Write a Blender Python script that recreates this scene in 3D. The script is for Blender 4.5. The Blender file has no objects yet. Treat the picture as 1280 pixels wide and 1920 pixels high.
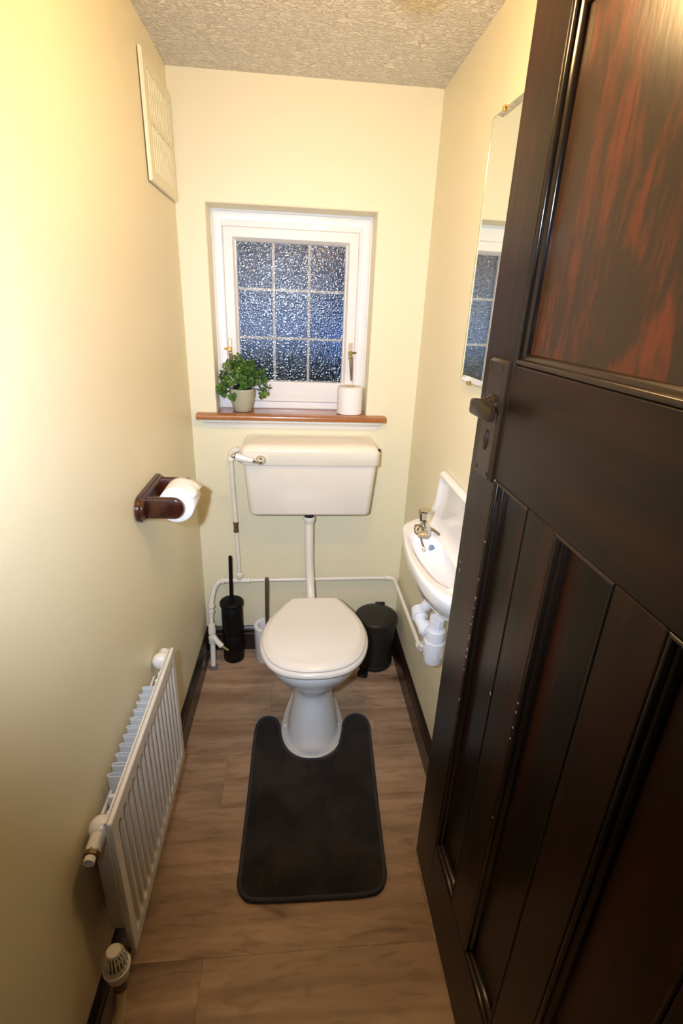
import bpy, bmesh, math, random
from mathutils import Vector, Matrix
random.seed(7)
S = bpy.context.scene
COL = S.collection
PI = math.pi

# ------------------------------------------------------------ camera
cam_d = bpy.data.cameras.new('camera'); cam = bpy.data.objects.new('camera', cam_d); COL.objects.link(cam)
cam_d.sensor_fit = 'AUTO'; cam_d.sensor_width = 36.0; cam_d.lens = 937.452 / 1920 * 36; cam_d.clip_start = 0.01
_r = Vector((0.99546131, -0.08698354, 0.03860877)); _u = Vector((-0.00254384, 0.38122877, 0.92447723)); _f = Vector((0.09513308, 0.92037953, -0.37927722))
CAM = Vector((0.38824394, -1.93974887, 1.47927387))
M4 = Matrix.Identity(4)
for i in range(3):
    M4[i][0] = _r[i]; M4[i][1] = _u[i]; M4[i][2] = -_f[i]; M4[i][3] = CAM[i]
cam.matrix_world = M4
S.camera = cam

# ------------------------------------------------------------ world, lights, exposure
W = bpy.data.worlds.new('dusk'); S.world = W; W.use_nodes = True
wn = W.node_tree; wn.nodes.clear()
wo = wn.nodes.new('ShaderNodeOutputWorld'); wb = wn.nodes.new('ShaderNodeBackground')
tc = wn.nodes.new('ShaderNodeTexCoord'); sx = wn.nodes.new('ShaderNodeSeparateXYZ'); cr = wn.nodes.new('ShaderNodeValToRGB')
cr.color_ramp.elements[0].position = 0.0; cr.color_ramp.elements[0].color = (0.40, 0.60, 1.0, 1)
cr.color_ramp.elements[1].position = 0.6; cr.color_ramp.elements[1].color = (0.20, 0.36, 0.75, 1)
wn.links.new(tc.outputs['Generated'], sx.inputs[0]); wn.links.new(sx.outputs['Z'], cr.inputs[0])
wn.links.new(cr.outputs[0], wb.inputs[0]); wb.inputs[1].default_value = 1.25
wn.links.new(wb.outputs[0], wo.inputs[0])

LAMP_POS = (0.52, -1.06, 1.93)
LAMP_STRENGTH = 110.0
LAMP_COLOR = (1.0, 0.62, 0.26)
fl = bpy.data.lights.new('camera_flash', 'SPOT'); flo = bpy.data.objects.new('camera_flash', fl); COL.objects.link(flo)
fl.energy = 100; fl.color = (0.74, 0.84, 1.0); fl.shadow_soft_size = 0.018; fl.spot_size = math.radians(100); fl.spot_blend = 1.0
flo.location = (0.29, -1.93, 1.53)
flo.rotation_euler = (Vector((0.46, 0.0, 1.08)) - Vector(flo.location)).to_track_quat('-Z', 'Y').to_euler()
hl = bpy.data.lights.new('hall_fill', 'POINT'); hlo = bpy.data.objects.new('hall_fill', hl); COL.objects.link(hlo)  # weak cool fill added behind the camera; no known lamp in the hall
hl.energy = 0.5; hl.color = (0.8, 0.85, 1.0); hl.shadow_soft_size = 0.12; hlo.location = (0.3, -2.7, 2.0)

S.view_settings.view_transform = 'Standard'; S.view_settings.look = 'None'
S.view_settings.gamma = 1.0; S.view_settings.use_curve_mapping = False
S.view_settings.exposure = 0.10
S.cycles.max_bounces = 10; S.cycles.transmission_bounces = 8; S.cycles.glossy_bounces = 6; S.cycles.diffuse_bounces = 4
S.cycles.caustics_reflective = True; S.cycles.caustics_refractive = True
S.cycles.sample_clamp_indirect = 6.0; S.cycles.blur_glossy = 0.5
S.cycles.use_denoising = True

# ------------------------------------------------------------ materials
def mat(name, color, rough=0.5, metal=0.0, spec=0.5, coat=0.0, bump=None, emit=None, trans=0.0, ior=1.45, coat_rough=0.05):
    m = bpy.data.materials.new(name); m.use_nodes = True
    nt = m.node_tree; b = nt.nodes['Principled BSDF']
    b.inputs['Base Color'].default_value = (*color, 1); b.inputs['Roughness'].default_value = rough
    b.inputs['Metallic'].default_value = metal; b.inputs['Specular IOR Level'].default_value = spec
    b.inputs['Coat Weight'].default_value = coat; b.inputs['Coat Roughness'].default_value = coat_rough
    b.inputs['Transmission Weight'].default_value = trans; b.inputs['IOR'].default_value = ior
    if emit:
        b.inputs['Emission Color'].default_value = (*emit[0], 1); b.inputs['Emission Strength'].default_value = emit[1]
    if bump:
        scale, strength, dist, detail = bump
        t = nt.nodes.new('ShaderNodeTexCoord'); n = nt.nodes.new('ShaderNodeTexNoise'); n.inputs['Scale'].default_value = scale; n.inputs['Detail'].default_value = detail
        bp = nt.nodes.new('ShaderNodeBump'); bp.inputs['Strength'].default_value = strength; bp.inputs['Distance'].default_value = dist
        nt.links.new(t.outputs['Object'], n.inputs['Vector']); nt.links.new(n.outputs[0], bp.inputs['Height']); nt.links.new(bp.outputs[0], b.inputs['Normal'])
    return m

def noise_color(m, ca, cb, scale, detail=3, stretch=(1, 1, 1), lo=0.35, hi=0.65, dist=0.0, rough_amt=0.0):
    """two-colour mottling in object space"""
    nt = m.node_tree; b = nt.nodes['Principled BSDF']
    t = nt.nodes.new('ShaderNodeTexCoord'); mp = nt.nodes.new('ShaderNodeMapping'); mp.inputs['Scale'].default_value = stretch
    n = nt.nodes.new('ShaderNodeTexNoise'); n.inputs['Scale'].default_value = scale; n.inputs['Detail'].default_value = detail; n.inputs['Distortion'].default_value = dist
    r = nt.nodes.new('ShaderNodeValToRGB'); r.color_ramp.elements[0].position = lo; r.color_ramp.elements[0].color = (*ca, 1)
    r.color_ramp.elements[1].position = hi; r.color_ramp.elements[1].color = (*cb, 1)
    nt.links.new(t.outputs['Object'], mp.inputs[0]); nt.links.new(mp.outputs[0], n.inputs['Vector']); nt.links.new(n.outputs[0], r.inputs[0]); nt.links.new(r.outputs[0], b.inputs['Base Color'])
    return m, n, r

WALLC = (0.80, 0.735, 0.525)
m_wall = mat('wall_paint', WALLC, 0.42, spec=0.35, bump=(9, 0.25, 0.004, 4))
m_ceil = mat('ceiling_paint', (0.87, 0.81, 0.69), 0.55)
def ceil_bump():
    nt = m_ceil.node_tree; b = nt.nodes['Principled BSDF']
    t = nt.nodes.new('ShaderNodeTexCoord'); mp = nt.nodes.new('ShaderNodeMapping'); mp.inputs['Scale'].default_value = (1.0, 1.5, 1)
    n = nt.nodes.new('ShaderNodeTexNoise'); n.inputs['Scale'].default_value = 52; n.inputs['Detail'].default_value = 4; n.inputs['Distortion'].default_value = 1.6
    r = nt.nodes.new('ShaderNodeValToRGB'); r.color_ramp.elements[0].position = 0.42; r.color_ramp.elements[1].position = 0.68
    bp = nt.nodes.new('ShaderNodeBump'); bp.inputs['Strength'].default_value = 1.0; bp.inputs['Distance'].default_value = 0.0065
    nt.links.new(t.outputs['Object'], mp.inputs[0]); nt.links.new(mp.outputs[0], n.inputs[0]); nt.links.new(n.outputs[0], r.inputs[0]); nt.links.new(r.outputs[0], bp.inputs['Height']); nt.links.new(bp.outputs[0], b.inputs['Normal'])
ceil_bump()
m_hall = mat('hall_paint', (0.25, 0.22, 0.18), 0.6)
m_upvc = mat('white_upvc', (0.82, 0.80, 0.80), 0.3, coat=0.2)
m_gloss_white = mat('white_gloss_paint', (0.82, 0.80, 0.76), 0.2, coat=0.3)
m_pipe = mat('painted_pipe', (0.80, 0.76, 0.68), 0.3, bump=(60, 0.2, 0.002, 2))
m_china = mat('white_china', (0.83, 0.82, 0.82), 0.09, coat=0.5)
m_china_base = mat('white_china_pan', (0.80, 0.80, 0.82), 0.10, coat=0.4)
m_seat = mat('seat_plastic', (0.84, 0.80, 0.76), 0.22, coat=0.3)
m_tank = mat('cistern_plastic', (0.83, 0.77, 0.68), 0.22, coat=0.25)
m_tank_lid = mat('cistern_lid_plastic', (0.83, 0.775, 0.67), 0.2, coat=0.3)
m_chrome = mat('chrome', (0.75, 0.74, 0.72), 0.1, metal=1.0)
m_brass = mat('brass', (0.80, 0.55, 0.20), 0.22, metal=1.0)
m_brass_dull = mat('tarnished_brass', (0.20, 0.15, 0.08), 0.45, metal=0.8)
m_black = mat('black_enamel', (0.004, 0.004, 0.004), 0.5, spec=0.22)
m_dark_grey = mat('dark_grey_plastic', (0.020, 0.017, 0.015), 0.42, spec=0.35)
m_rubber = mat('black_rubber', (0.01, 0.01, 0.01), 0.7)
m_steel_dark = mat('brushed_steel', (0.22, 0.18, 0.13), 0.35, metal=0.8)
m_rad = mat('radiator_enamel', (0.74, 0.71, 0.66), 0.28, coat=0.2)
m_fin = mat('convector_steel', (0.70, 0.72, 0.76), 0.35)
m_paper = mat('toilet_paper', (0.86, 0.83, 0.82), 0.9, bump=(200, 0.3, 0.001, 2))
m_card = mat('cardboard', (0.5, 0.4, 0.28), 0.8)
m_leaf = mat('leaf_green', (0.05, 0.13, 0.02), 0.4)
m_leaf2 = mat('leaf_light', (0.13, 0.24, 0.045), 0.4)
m_soil = mat('moss_base', (0.01, 0.018, 0.006), 0.9)
m_stem = mat('stem_green', (0.03, 0.06, 0.015), 0.7)
m_pot = mat('pot_glaze', (0.42, 0.40, 0.30), 0.35)
m_silicone = mat('silicone_bead', (0.85, 0.83, 0.80), 0.5)
m_mirror = mat('mirror_silver', (0.86, 0.90, 0.84), 0.0, metal=1.0)
m_mirror_edge = mat('mirror_edge', (0.45, 0.47, 0.38), 0.1, metal=0.7)
m_trap = mat('white_plastic_trap', (0.80, 0.80, 0.84), 0.35, spec=0.5)
m_acrylic = mat('chrome_knob', (0.72, 0.68, 0.55), 0.08, metal=1.0)
m_dark_void = mat('dark_void', (0.01, 0.01, 0.012), 0.9)
m_over = mat('overflow_blue_grey', (0.16, 0.24, 0.34), 0.5)
m_lamp = mat('lamp_glass', (0.9, 0.85, 0.7), 0.4, emit=(LAMP_COLOR, LAMP_STRENGTH))

def wood_mat(name, dark, red, rough, axis='z', scale=9.0, lo=0.4, hi=0.62, coat=0.0, spec=0.5, bumpd=0.0008, stretch=0.10, dist=1.2, fine=1.0):
    m = mat(name, dark, rough, coat=coat, spec=spec)
    nt = m.node_tree; b = nt.nodes['Principled BSDF']
    t = nt.nodes.new('ShaderNodeTexCoord'); mp = nt.nodes.new('ShaderNodeMapping')
    sc = {'z': (1, 1, stretch), 'y': (1, stretch, 1), 'x': (stretch, 1, 1)}[axis]
    mp.inputs['Scale'].default_value = sc
    n = nt.nodes.new('ShaderNodeTexNoise'); n.inputs['Scale'].default_value = scale; n.inputs['Detail'].default_value = 6; n.inputs['Roughness'].default_value = 0.6; n.inputs['Distortion'].default_value = dist
    n2 = nt.nodes.new('ShaderNodeTexNoise'); n2.inputs['Scale'].default_value = scale * 9; n2.inputs['Detail'].default_value = 3; n2.inputs['Distortion'].default_value = 0.3
    ad = nt.nodes.new('ShaderNodeMath'); ad.operation = 'MULTIPLY_ADD'; ad.inputs[1].default_value = 0.28 * fine
    sb = nt.nodes.new('ShaderNodeMath'); sb.operation = 'SUBTRACT'; sb.inputs[1].default_value = 0.5
    r = nt.nodes.new('ShaderNodeValToRGB'); r.color_ramp.elements[0].position = lo; r.color_ramp.elements[0].color = (*dark, 1); r.color_ramp.elements[1].position = hi; r.color_ramp.elements[1].color = (*red, 1)
    bp = nt.nodes.new('ShaderNodeBump'); bp.inputs['Strength'].default_value = 0.35; bp.inputs['Distance'].default_value = bumpd
    L = nt.links.new
    L(t.outputs['Object'], mp.inputs[0]); L(mp.outputs[0], n.inputs['Vector']); L(mp.outputs[0], n2.inputs['Vector'])
    L(n2.outputs[0], sb.inputs[0]); L(sb.outputs[0], ad.inputs[0]); L(n.outputs[0], ad.inputs[2]); L(ad.outputs[0], r.inputs[0])
    L(r.outputs[0], b.inputs['Base Color']); L(n2.outputs[0], bp.inputs['Height']); L(bp.outputs[0], b.inputs['Normal'])
    return m
DK = (0.011, 0.0060, 0.0028); RD = (0.075, 0.016, 0.005)
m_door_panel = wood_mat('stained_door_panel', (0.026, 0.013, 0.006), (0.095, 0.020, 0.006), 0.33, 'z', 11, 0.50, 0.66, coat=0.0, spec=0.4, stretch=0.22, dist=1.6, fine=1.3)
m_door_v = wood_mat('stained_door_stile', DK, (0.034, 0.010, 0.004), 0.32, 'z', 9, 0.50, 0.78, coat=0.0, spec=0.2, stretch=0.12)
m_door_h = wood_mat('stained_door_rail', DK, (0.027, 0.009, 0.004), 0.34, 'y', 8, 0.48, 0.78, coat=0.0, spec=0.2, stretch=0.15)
m_door_low_shaded = wood_mat('stained_lower_panel_shaded', (0.007, 0.004, 0.002), (0.028, 0.0055, 0.002), 0.30, 'z', 8, 0.46, 0.68, coat=0.0, spec=0.2, stretch=0.05)  # base colour darkened to paint in the weaker light low on the door
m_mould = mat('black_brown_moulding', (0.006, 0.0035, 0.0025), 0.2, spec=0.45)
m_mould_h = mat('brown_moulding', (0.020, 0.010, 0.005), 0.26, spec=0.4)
m_bronze = mat('painted_bronze', (0.020, 0.011, 0.005), 0.34, spec=0.4, bump=(90, 0.2, 0.001, 2))
m_skirt = wood_mat('stained_skirting', (0.012, 0.006, 0.004), (0.030, 0.010, 0.006), 0.3, 'y', 12, 0.4, 0.7, coat=0.15)
m_sill = wood_mat('varnished_sill', (0.30, 0.105, 0.028), (0.42, 0.17, 0.05), 0.25, 'x', 22, 0.35, 0.65, coat=0.3, stretch=0.06)
m_maho = wood_mat('mahogany', (0.030, 0.008, 0.004), (0.060, 0.014, 0.006), 0.22, 'y', 20, 0.35, 0.65, coat=0.4, stretch=0.1)

def floor_mat():
    m = mat('oak_laminate', (0.3, 0.17, 0.09), 0.42, spec=0.4)
    nt = m.node_tree; b = nt.nodes['Principled BSDF']; L = nt.links.new; N = nt.nodes.new
    t = N('ShaderNodeTexCoord'); oi = N('ShaderNodeObjectInfo'); 
    va = N('ShaderNodeVectorMath'); va.operation = 'ADD'
    ml = N('ShaderNodeMath'); ml.operation = 'MULTIPLY'; ml.inputs[1].default_value = 37.0
    L(oi.outputs['Random'], ml.inputs[0]); cmb = N('ShaderNodeCombineXYZ'); L(ml.outputs[0], cmb.inputs[0]); L(ml.outputs[0], cmb.inputs[2])
    L(t.outputs['Object'], va.inputs[0]); L(cmb.outputs[0], va.inputs[1])
    mp = N('ShaderNodeMapping'); mp.inputs['Scale'].default_value = (0.22, 1.0, 1.0); L(va.outputs[0], mp.inputs[0])
    n1 = N('ShaderNodeTexNoise'); n1.inputs['Scale'].default_value = 9; n1.inputs['Detail'].default_value = 5; n1.inputs['Distortion'].default_value = 0.8; L(mp.outputs[0], n1.inputs['Vector'])
    n2 = N('ShaderNodeTexNoise'); n2.inputs['Scale'].default_value = 60; n2.inputs['Detail'].default_value = 4; n2.inputs['Distortion'].default_value = 0.5; L(mp.outputs[0], n2.inputs['Vector'])
    wv = N('ShaderNodeTexWave'); wv.wave_type = 'BANDS'; wv.bands_direction = 'Y'; wv.inputs['Scale'].default_value = 5.0; wv.inputs['Distortion'].default_value = 10; wv.inputs['Detail'].default_value = 3; wv.inputs['Detail Scale'].default_value = 0.8; L(mp.outputs[0], wv.inputs['Vector'])
    r1 = N('ShaderNodeValToRGB'); r1.color_ramp.elements[0].position = 0.3; r1.color_ramp.elements[0].color = (0.275, 0.178, 0.115, 1); r1.color_ramp.elements[1].position = 0.68; r1.color_ramp.elements[1].color = (0.50, 0.345, 0.235, 1)
    L(n1.outputs[0], r1.inputs[0])
    mx = N('ShaderNodeMixRGB'); mx.blend_type = 'MULTIPLY'; mx.inputs[0].default_value = 0.55
    r2 = N('ShaderNodeValToRGB'); r2.color_ramp.elements[0].position = 0.28; r2.color_ramp.elements[0].color = (0.5, 0.45, 0.42, 1); r2.color_ramp.elements[1].position = 0.5; r2.color_ramp.elements[1].color = (1, 1, 1, 1)
    L(n2.outputs[0], r2.inputs[0]); L(r1.outputs[0], mx.inputs[1]); L(r2.outputs[0], mx.inputs[2])
    mx2 = N('ShaderNodeMixRGB'); mx2.blend_type = 'MULTIPLY'; mx2.inputs[0].default_value = 0.35
    r3 = N('ShaderNodeValToRGB'); r3.color_ramp.elements[0].position = 0.0; r3.color_ramp.elements[0].color = (0.6, 0.55, 0.5, 1); r3.color_ramp.elements[1].position = 0.35; r3.color_ramp.elements[1].color = (1, 1, 1, 1)
    L(wv.outputs[0], r3.inputs[0]); L(mx.outputs[0], mx2.inputs[1]); L(r3.outputs[0], mx2.inputs[2])
    # dark knots
    n4 = N('ShaderNodeTexNoise'); n4.inputs['Scale'].default_value = 4.2; n4.inputs['Detail'].default_value = 2; n4.inputs['Distortion'].default_value = 2.0
    mp4 = N('ShaderNodeMapping'); mp4.inputs['Scale'].default_value = (0.55, 1.6, 1); L(va.outputs[0], mp4.inputs[0]); L(mp4.outputs[0], n4.inputs['Vector'])
    r4 = N('ShaderNodeValToRGB'); r4.color_ramp.elements[0].position = 0.27; r4.color_ramp.elements[0].color = (0.42, 0.36, 0.32, 1); r4.color_ramp.elements[1].position = 0.37; r4.color_ramp.elements[1].color = (1, 1, 1, 1)
    L(n4.outputs[0], r4.inputs[0]); mx4 = N('ShaderNodeMixRGB'); mx4.blend_type = 'MULTIPLY'; mx4.inputs[0].default_value = 0.8
    L(mx2.outputs[0], mx4.inputs[1]); L(r4.outputs[0], mx4.inputs[2])
    hs = N('ShaderNodeHueSaturation'); mr = N('ShaderNodeMapRange'); mr.inputs[3].default_value = 0.9; mr.inputs[4].default_value = 1.08
    L(oi.outputs['Random'], mr.inputs[0]); L(mr.outputs[0], hs.inputs['Value']); L(mx4.outputs[0], hs.inputs['Color']); L(hs.outputs[0], b.inputs['Base Color'])
    bp = N('ShaderNodeBump'); bp.inputs['Strength'].default_value = 0.2; bp.inputs['Distance'].default_value = 0.0006; L(n2.outputs[0], bp.inputs['Height']); L(bp.outputs[0], b.inputs['Normal'])
    return m
m_floor = floor_mat()

m_glass = mat('hammered_glass', (0.93, 0.97, 1.0), 0.14, trans=1.0, ior=1.5)

def mat_mat():
    m = mat('charcoal_pile', (0.022, 0.019, 0.018), 0.95, spec=0.1)
    m, n, r = noise_color(m, (0.015, 0.013, 0.012), (0.032, 0.027, 0.025), 9, 5, dist=0.4)
    nt = m.node_tree; b = nt.nodes['Principled BSDF']; b.inputs['Sheen Weight'].default_value = 0.12; b.inputs['Sheen Roughness'].default_value = 0.6; b.inputs['Sheen Tint'].default_value = (0.5, 0.47, 0.47, 1)
    t = nt.nodes.new('ShaderNodeTexCoord'); n2 = nt.nodes.new('ShaderNodeTexNoise'); n2.inputs['Scale'].default_value = 420; bp = nt.nodes.new('ShaderNodeBump'); bp.inputs['Strength'].default_value = 0.7; bp.inputs['Distance'].default_value = 0.003
    nt.links.new(t.outputs['Object'], n2.inputs[0]); nt.links.new(n2.outputs[0], bp.inputs['Height']); nt.links.new(bp.outputs[0], b.inputs['Normal'])
    return m
m_mat = mat_mat()
m_mat_edge = mat('mat_binding', (0.030, 0.030, 0.040), 0.8, bump=(500, 0.5, 0.001, 1))

# ------------------------------------------------------------ geometry helpers
def obj(name, bm, m, parent=None, smooth=True, angle=35, bevel=0, subsurf=0, sharp_all=False):
    me = bpy.data.meshes.new(name)
    bmesh.ops.recalc_face_normals(bm, faces=bm.faces)
    bm.to_mesh(me); bm.free()
    me.materials.append(m)
    if smooth:
        me.polygons.foreach_set('use_smooth', [True] * len(me.polygons))
        me.set_sharp_from_angle(angle=math.radians(angle))
    o = bpy.data.objects.new(name, me); COL.objects.link(o)
    if parent: o.parent = parent; o.matrix_parent_inverse = parent.matrix_world.inverted() if False else Matrix.Translation(-Vector(parent.location))
    if bevel:
        b = o.modifiers.new('bevel', 'BEVEL'); b.width = bevel; b.segments = 3; b.limit_method = 'ANGLE'; b.angle_limit = math.radians(40); b.harden_normals = False
    if subsurf:
        s = o.modifiers.new('sub', 'SUBSURF'); s.levels = subsurf; s.render_levels = subsurf
    return o

def child(o, parent):
    o.parent = parent; return o

def thing(name, label, cat, loc, group=None):
    o = bpy.data.objects.new(name, None); COL.objects.link(o); o.location = loc; o.empty_display_size = 0.05
    o['label'] = label; o['category'] = cat
    if group: o['group'] = group
    return o
def struct_empty(name, loc=(0, 0, 0)):
    o = bpy.data.objects.new(name, None); COL.objects.link(o); o.location = loc; o['kind'] = 'structure'; return o
def tag(o, label, cat, group=None):
    o['label'] = label; o['category'] = cat
    if group: o['group'] = group
    return o
def st(o): o['kind'] = 'structure'; return o
def sub(name, bm, m, parent, top, **k):
    """sub-part: mesh under a part; world coordinates kept relative to the thing's location"""
    o = obj(name, bm, m, None, **k); o.parent = parent; return o

def new(): return bmesh.new()
def box(bm, a, b):
    x0, y0, z0 = a; x1, y1, z1 = b
    v = [bm.verts.new(p) for p in ((x0, y0, z0), (x1, y0, z0), (x1, y1, z0), (x0, y1, z0), (x0, y0, z1), (x1, y0, z1), (x1, y1, z1), (x0, y1, z1))]
    for f in ((0, 3, 2, 1), (4, 5, 6, 7), (0, 1, 5, 4), (1, 2, 6, 5), (2, 3, 7, 6), (3, 0, 4, 7)): bm.faces.new([v[i] for i in f])
    return v
def bx(a, b): bm = new(); box(bm, a, b); return bm
def loft(bm, rings, cap0=True, cap1=True, closed=True):
    R = [[bm.verts.new(p) for p in r] for r in rings]
    n = len(R[0])
    for a, b in zip(R, R[1:]):
        for i in range(n if closed else n - 1):
            j = (i + 1) % n; bm.faces.new((a[i], a[j], b[j], b[i]))
    if cap0: bm.faces.new(R[0][::-1])
    if cap1: bm.faces.new(R[-1])
    return R
def frame_of(d):
    d = Vector(d).normalized(); a = Vector((0, 0, 1)) if abs(d.z) < 0.9 else Vector((1, 0, 0))
    u = d.cross(a).normalized(); v = d.cross(u).normalized(); return u, v
def lathe(bm, base, axis, prof, n=32, ellipse=(1, 1), caps=True):
    """prof: list of (distance along axis, radius)"""
    base = Vector(base); d = Vector(axis).normalized(); u, v = frame_of(d)
    rings = []
    for h, r in prof:
        c = base + d * h
        rings.append([c + (u * math.cos(2 * PI * i / n) * ellipse[0] + v * math.sin(2 * PI * i / n) * ellipse[1]) * max(r, 1e-5) for i in range(n)])
    loft(bm, rings, caps, caps)
def catmull(P, k=8, closed=False):
    P = [Vector(p) for p in P]; n = len(P); out = []
    for i in range(n if closed else n - 1):
        p0 = P[(i - 1) % n] if closed or i > 0 else P[0] * 2 - P[1]
        p1 = P[i]; p2 = P[(i + 1) % n]
        p3 = P[(i + 2) % n] if closed or i + 2 < n else P[-1] * 2 - P[-2]
        for s in range(k):
            t = s / k
            out.append(0.5 * ((2 * p1) + (p2 - p0) * t + (2 * p0 - 5 * p1 + 4 * p2 - p3) * t * t + (3 * p1 - p0 - 3 * p2 + p3) * t ** 3))
    if not closed: out.append(P[-1])
    return out
def tube(bm, path, r, n=14, closed=False, squash=None):
    path = [Vector(p) for p in path]; N = len(path); rings = []; u = None
    for i in range(N):
        if closed: d = (path[(i + 1) % N] - path[i - 1]).normalized()
        else: d = (path[min(i + 1, N - 1)] - path[max(i - 1, 0)]).normalized()
        if u is None: u, v = frame_of(d)
        else:
            u = (u - d * u.dot(d)).normalized(); v = d.cross(u)
        rr = r[i] if isinstance(r, (list, tuple)) else r
        rings.append([path[i] + (u * math.cos(2 * PI * k / n) + v * math.sin(2 * PI * k / n)) * rr for k in range(n)])
    if closed:
        R = [[bm.verts.new(p) for p in ring] for ring in rings]
        for a in range(N):
            A, B = R[a], R[(a + 1) % N]
            for k in range(n): bm.faces.new((A[k], A[(k + 1) % n], B[(k + 1) % n], B[k]))
    else: loft(bm, rings)
def arc(c, a, b, n=8):
    """quarter bend from point a to b around corner c"""
    c, a, b = Vector(c), Vector(a), Vector(b)
    return [a * (1 - t) ** 2 + c * 2 * t * (1 - t) + b * t * t for t in [i / n for i in range(n + 1)]]
def xl(y, z): return 0.02 * y * (1 - min(z, 2.13) / 2.13)   # the old left wall leans out a little at the foot

Hc = 2.13; RW = 0.86; DY = -1.84

# ------------------------------------------------------------ the room
floor = struct_empty('floor')
bm = new()
box(bm, (-0.14, -1.99, -0.06), (1.0, 0.02, -0.013)); o = obj('subfloor', bm, m_dark_void, floor, smooth=False)
rows = [0.02, -0.21, -0.41, -0.61, -0.81, -1.01, -1.205, -1.40, -1.60, -1.80, -2.0]
joints = [0.62, 0.30, 0.70, 0.16, 0.52, 0.745, 0.172, 0.62, 0.40, 0.7]
for i in range(len(rows) - 1):
    y1, y0 = rows[i], rows[i + 1]
    for a, b in ((-0.08, joints[i]), (joints[i], 0.93)):
        bm = bx((a + 0.0003, y0 + 0.0003, -0.0125), (b - 0.0003, y1 - 0.0003, 0.0)); 
        obj('plank', bm, m_floor, floor, smooth=False, bevel=0)
bm = bx((-1.0, -3.4, -0.06), (1.8, -2.0, -0.002)); st(obj('floor_hall', bm, m_hall, smooth=False))

# left wall, leaning slightly
bm = new()
ny, nz = 12, 8
grid = [[bm.verts.new((xl(y, z), y, z)) for z in [Hc * k / nz for k in range(nz + 1)]] for y in [DY + (-DY) * j / ny for j in range(ny + 1)]]
for j in range(ny):
    for k in range(nz): bm.faces.new((grid[j][k], grid[j + 1][k], grid[j + 1][k + 1], grid[j][k + 1]))
back = [bm.verts.new(p) for p in ((-0.12, DY, 0), (-0.12, 0, 0), (-0.12, 0, Hc), (-0.12, DY, Hc))]
bm.faces.new(back)
bm.faces.new([grid[j][0] for j in range(ny + 1)] + [back[1], back[0]]); bm.faces.new([grid[j][nz] for j in range(ny + 1)] + [back[2], back[3]])
bm.faces.new(grid[0] + [back[3], back[0]]); bm.faces.new(grid[ny] + [back[2], back[1]])
st(obj('wall_left', bm, m_wall, smooth=False))
st(obj('wall_right', bx((RW, DY, 0), (RW + 0.12, 0.0, Hc)), m_wall, smooth=False))
# back wall with the window opening (rounded plaster arrises)
WX0, WX1, WZ0, WZ1, WD = 0.096, 0.670, 1.068, 1.781, 0.2
bm = new()
def rect(x0, x1, z0, z1, y): return [bm.verts.new(p) for p in ((x0, y, z0), (x1, y, z0), (x1, y, z1), (x0, y, z1))]
O = rect(-0.12, RW + 0.12, 0, Hc, 0.0); e = 0.008
A1 = rect(WX0 - e, WX1 + e, WZ0 - e, WZ1 + e, 0.0); A2 = rect(WX0 - e * .3, WX1 + e * .3, WZ0 - e * .3, WZ1 + e * .3, e * .3); A3 = rect(WX0, WX1, WZ0, WZ1, e)
I2 = rect(WX0, WX1, WZ0, WZ1, WD); O2 = rect(-0.12, RW + 0.12, 0, Hc, WD)
for P, Q in ((O, A1), (A1, A2), (A2, A3), (A3, I2), (I2, O2), (O2, O)):
    for i in range(4): bm.faces.new((P[i], P[(i + 1) % 4], Q[(i + 1) % 4], Q[i]))
st(obj('wall_back', bm, m_wall, smooth=True, angle=60))
st(obj('ceiling', bx((-0.12, DY - .12, Hc), (RW + 0.12, WD, Hc + 0.1)), m_ceil, smooth=False))
# wall with the doorway the picture is taken through, and the hall behind
bm = new()
box(bm, (-1.0, DY - 0.12, 0), (-0.03, DY, 2.4)); box(bm, (0.83, DY - 0.12, 0), (1.8, DY, 2.4)); box(bm, (-0.03, DY - 0.12, 2.02), (0.83, DY, 2.4))
st(obj('wall_front', bm, m_wall, smooth=False))
st(obj('wall_hall', bx((-1.0, -3.5, 0), (1.8, -3.4, 2.4)), m_hall, smooth=False))
st(obj('wall_hall_left', bx((-1.1, -3.4, 0), (-1.0, DY, 2.4)), m_hall, smooth=False))
st(obj('wall_hall_right', bx((1.8, -3.4, 0), (1.9, DY, 2.4)), m_hall, smooth=False))
st(obj('ceiling_hall', bx((-1.1, -3.5, 2.4), (1.9, DY - 0.12, 2.5)), m_hall, smooth=False))

# skirting boards
SK = [(0, 0), (0.018, 0), (0.018, 0.085), (0.014, 0.089), (0.014, 0.094), (0.017, 0.098), (0.015, 0.106), (0.008, 0.113), (0.004, 0.120), (0, 0.120)]
def skirt(name, f0, f1):
    bm = new(); loft(bm, [[f0(d, z) for d, z in SK], [f1(d, z) for d, z in SK]]); st(obj(name, bm, m_skirt, smooth=True, angle=30))
skirt('baseboard_back', lambda d, z: (0.0, -d, z), lambda d, z: (RW, -d, z))
skirt('baseboard_right', lambda d, z: (RW - d, 0, z), lambda d, z: (RW - d, DY, z))
skirt('baseboard_left', lambda d, z: (xl(0, 0) + d, 0, z), lambda d, z: (xl(DY, 0) + d, DY, z))

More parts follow.
